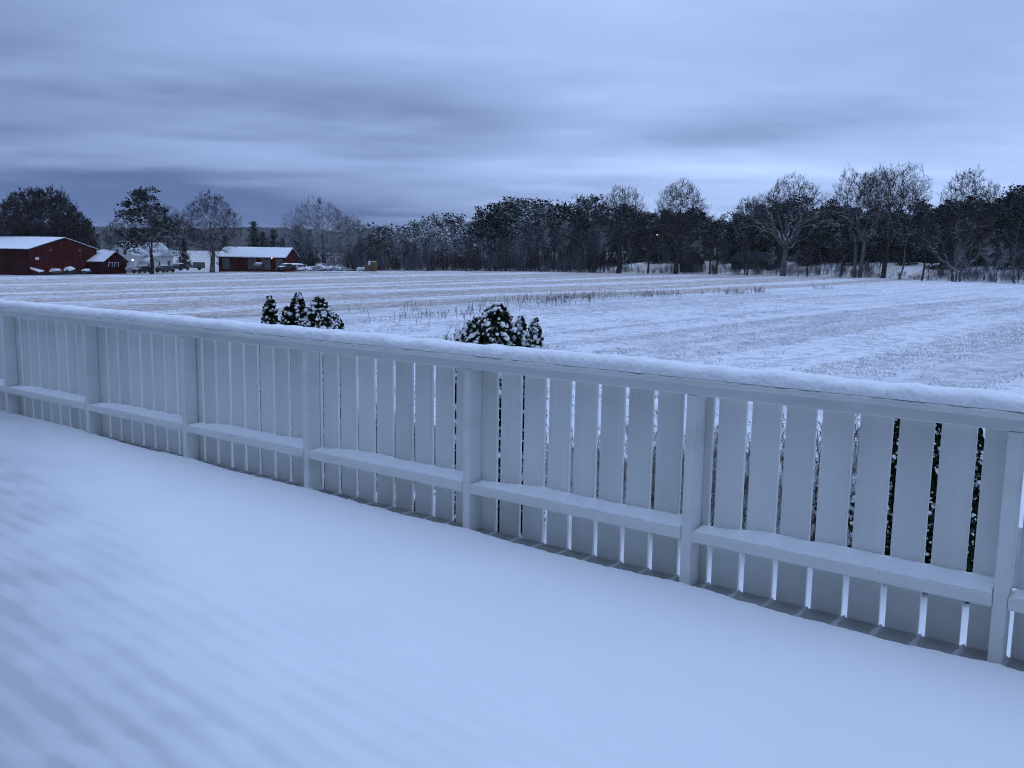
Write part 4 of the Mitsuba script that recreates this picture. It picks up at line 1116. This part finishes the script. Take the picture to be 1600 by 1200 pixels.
thuja_bush(1462, 10.9, 650, 72, 608, 'low dark conifer seen through the fence slots, second from the last full post', 9000, 1300, 0.52, 0.8)
thuja_bush(1524, 10.8, 655, 72, 609, 'low dark conifer seen through the fence slots next to the last full post', 9000, 1300, 0.52, 0.8)


def twig_shrub(px, dist, top, wpx, seed, label):
    pos = garden_pos(px, dist); zg = float(ground_z(*pos)); key = num('twiggy_shrub')
    h = z_of(px, top, dist) - zg; w = wpx / FPX * dist
    g = np.random.default_rng(seed); n = 16
    b = np.c_[g.normal(0, w * 0.10, (n, 2)), np.full(n, -0.05)]
    k = np.linspace(0, 1, 5)[None, :, None]
    d = norm(np.c_[g.normal(0, 0.38, (n, 2)), np.ones(n)])
    P = b[:, None] + d[:, None] * k * (h * (0.6 + 0.4 * g.random(n)))[:, None, None] + np.cumsum(g.normal(0, 0.02, (n, 5, 3)), 1) * (k > 0)
    R = np.full((n, 5), 0.011) * np.linspace(1, 0.5, 5)
    P1, R1 = kids(P, R, g, 8, 0.2, 1, 40, 0.40, 0.1, 4, None, rs=0.7)
    P2, R2 = kids(P1, R1, g, 6, 0.1, 1, 42, 0.55, 0.05, 3, None, rs=0.75)
    P3, R3 = kids(P2, R2, g, 3, 0.1, 1, 42, 0.6, 0.0, 2, None, rs=0.8)
    m = cat([tubes(P, R, 5), tubes(P1, R1, 4), tubes(P2, np.maximum(R2, 0.004), 4)])
    tw = spikes(P3, np.maximum(R3, 0.0035))
    put(key + '__stems', mikit.ply(moved(m, np.eye(3), (pos[0], pos[1], zg)), 'shrub_twig', True))
    put(key + '__twigs', mikit.ply(moved(tw, np.eye(3), (pos[0], pos[1], zg)), 'shrub_twig'))
    lab(key, label, 'shrub', 'bare shrubs glimpsed through the fence slots')


for i, (px, dist, top, w) in enumerate([(560, 13.0, 600, 90), (640, 12.6, 610, 90), (985, 12.2, 640, 90), (1040, 12.0, 645, 90), (1120, 11.8, 640, 95), (1190, 12.0, 650, 90), (1270, 11.6, 640, 100), (1300, 12.8, 640, 80)]):
    twig_shrub(px, dist, top, w, 700 + i, 'bare snowy shrub seen only in slivers through the fence slots')
pos = garden_pos(708, 16.0)
# a lone weed above the handrail
pw_, ph_ = 708, 16.0
zg = float(ground_z(*pos)); g2 = np.random.default_rng(5)
h = z_of(708, 511, 16.0) - zg; n = 9
d = norm(np.c_[g2.normal(0, 0.07, (n, 2)), np.ones(n)]); k = np.linspace(0, 1, 4)[None, :, None]
P = d[:, None] * k * (h * (0.8 + 0.2 * g2.random(n)))[:, None, None]
R = np.full((n, 4), 0.008) * np.linspace(1, 0.5, 4)
P1, R1 = kids(P, R, g2, 14, 0.5, 1, 36, 0.16, 0.1, 3, None, rs=0.7)
P2, R2 = kids(P1, R1, g2, 5, 0.1, 1, 40, 0.5, 0.05, 2, None, rs=0.7)
put('dry_weed', mikit.ply(moved(cat([tubes(P, R, 4), spikes(P1, np.maximum(R1, 0.005)), spikes(P2, np.maximum(R2, 0.004))]), np.eye(3), (pos[0], pos[1], zg)), 'twig_dark', False), 'single dry weed showing above the handrail between the two conifer groups', 'weed')

# grey wet drive across the garden
a0, a1 = garden_pos(700, 17.0), garden_pos(1640, 12.6)
dirv = norm((a1 - a0)[None])[0]; nrm = np.array([-dirv[1], dirv[0]])
tt = np.linspace(-6, 22, 60); ww = np.linspace(-1.3, 1.3, 8)
TT, WW = np.meshgrid(tt, ww)
X = a0[0] + dirv[0] * TT + nrm[0] * WW * (1 + 0.1 * np.sin(TT)); Y = a0[1] + dirv[1] * TT + nrm[1] * WW
Zd = ground_z(X, Y) + 0.012
i = (np.arange(7)[:, None] * 60 + np.arange(59)[None]).ravel()
put('drive', mikit.ply((np.c_[X.ravel(), Y.ravel(), Zd.ravel()], tri(np.stack([i, i + 1, i + 61, i + 60], 1))), 'drive_grey', True), 'grey wet drive crossing the snowy garden below the terrace', kind='structure')

# ------------------------------------------------------------------ field: stubble and dry weeds
g3 = np.random.default_rng(2024)


def blades(X, Y, Z, h, w, g):
    n = len(X)
    a = g.random(n) * np.pi; e = np.stack([np.cos(a), np.sin(a), 0 * a], -1) * w[:, None]
    b = np.stack([X, Y, Z - 0.02], -1); tip = b + np.stack([g.normal(0, 0.35, n) * h, g.normal(0, 0.35, n) * h, h], -1)
    V = np.stack([b - e, b + e, tip], 1).reshape(-1, 3)
    return V, np.arange(3 * n).reshape(-1, 3)


n = 420000
r = 27 + 83 * g3.random(n) ** 1.1; az = np.radians(-30 + 63 * g3.random(n))
X, Y = r * np.sin(az), r * np.cos(az)
c = -X * ST + Y * CT; s = X * CT + Y * ST
dens = meshkit.fbm(np.stack([c * 0.8, s * 0.022, 0 * c], -1), 3, 13) + 0.5 * (meshkit.fbm(np.stack([X * 0.5, Y * 0.5, 0 * c], -1), 3, 14) - 0.5)
keep = g3.random(n) < np.clip((dens - 0.40) / 0.22, 0.04, 1.0) * np.clip(r / 60, 0.5, 1)
X, Y, r = X[keep], Y[keep], r[keep]
put('stubble', mikit.ply(blades(X, Y, ground_z(X, Y), 0.04 + 0.09 * g3.random(len(X)), 0.010 + 0.014 * g3.random(len(X)), g3), 'stubble_straw'), 'short straw stubble poking through the field snow', kind='stuff')
# row of taller weeds between the two fields
nn_ = 1500
t = g3.random(nn_)
pts = np.array([at_dist(560, 62), at_dist(830, 79), at_dist(940, 93), at_dist(1060, 101), at_dist(1150, 108), at_dist(1290, 125)])
qq = np.linspace(0, 1, len(pts))
bx = np.interp(t, qq, pts[:, 0]) + g3.normal(0, 1, nn_) * (0.7 + 2.6 * (1 - t) ** 3); by_ = np.interp(t, qq, pts[:, 1]) + g3.normal(0, 1, nn_) * (0.7 + 2.6 * (1 - t) ** 3)
clump = meshkit.fbm(np.stack([bx * 0.35, by_ * 0.35, 0 * bx], -1), 2, 17)
kp = clump + 0.18 * (g3.random(nn_) - 0.5) > 0.50; bx, by_ = bx[kp], by_[kp]; m_ = len(bx)
hh = 0.22 + 0.62 * g3.random(m_) ** 1.9
P = np.zeros((m_, 3, 3)); P[:, :, 0] = bx[:, None]; P[:, :, 1] = by_[:, None]; P[:, :, 2] = ground_z(bx, by_)[:, None] + np.linspace(-0.02, 1, 3)[None] * hh[:, None]
P[:, 1:, :2] += np.cumsum(g3.normal(0, 0.05, (m_, 2, 2)), 1)
R = np.full((m_, 3), 0.014)
P1, R1 = kids(P, R, g3, 7, 0.3, 1, 34, 0.35, 0.1, 2, None, rs=0.8)
put('dry_weeds', mikit.ply(cat([tubes(P, R, 3), spikes(P1, np.maximum(R1, 0.010))]), 'weed_stalk'), 'row of dry weeds along the strip between the two fields', kind='stuff')

# ------------------------------------------------------------------ air
scene['haze_air'] = {'type': 'homogeneous', 'albedo': {'type': 'rgb', 'value': [0.95, 0.95, 0.95]}, 'sigma_t': 0.00009}
scene['haze'] = {'type': 'cube', 'to_world': T().translate([0, 0, 26]).scale([2500, 2500, 46]), 'bsdf': {'type': 'null'}, 'interior': {'type': 'ref', 'id': 'haze_air'}}
lab('haze', 'thin winter haze in the air over the fields', kind='stuff')
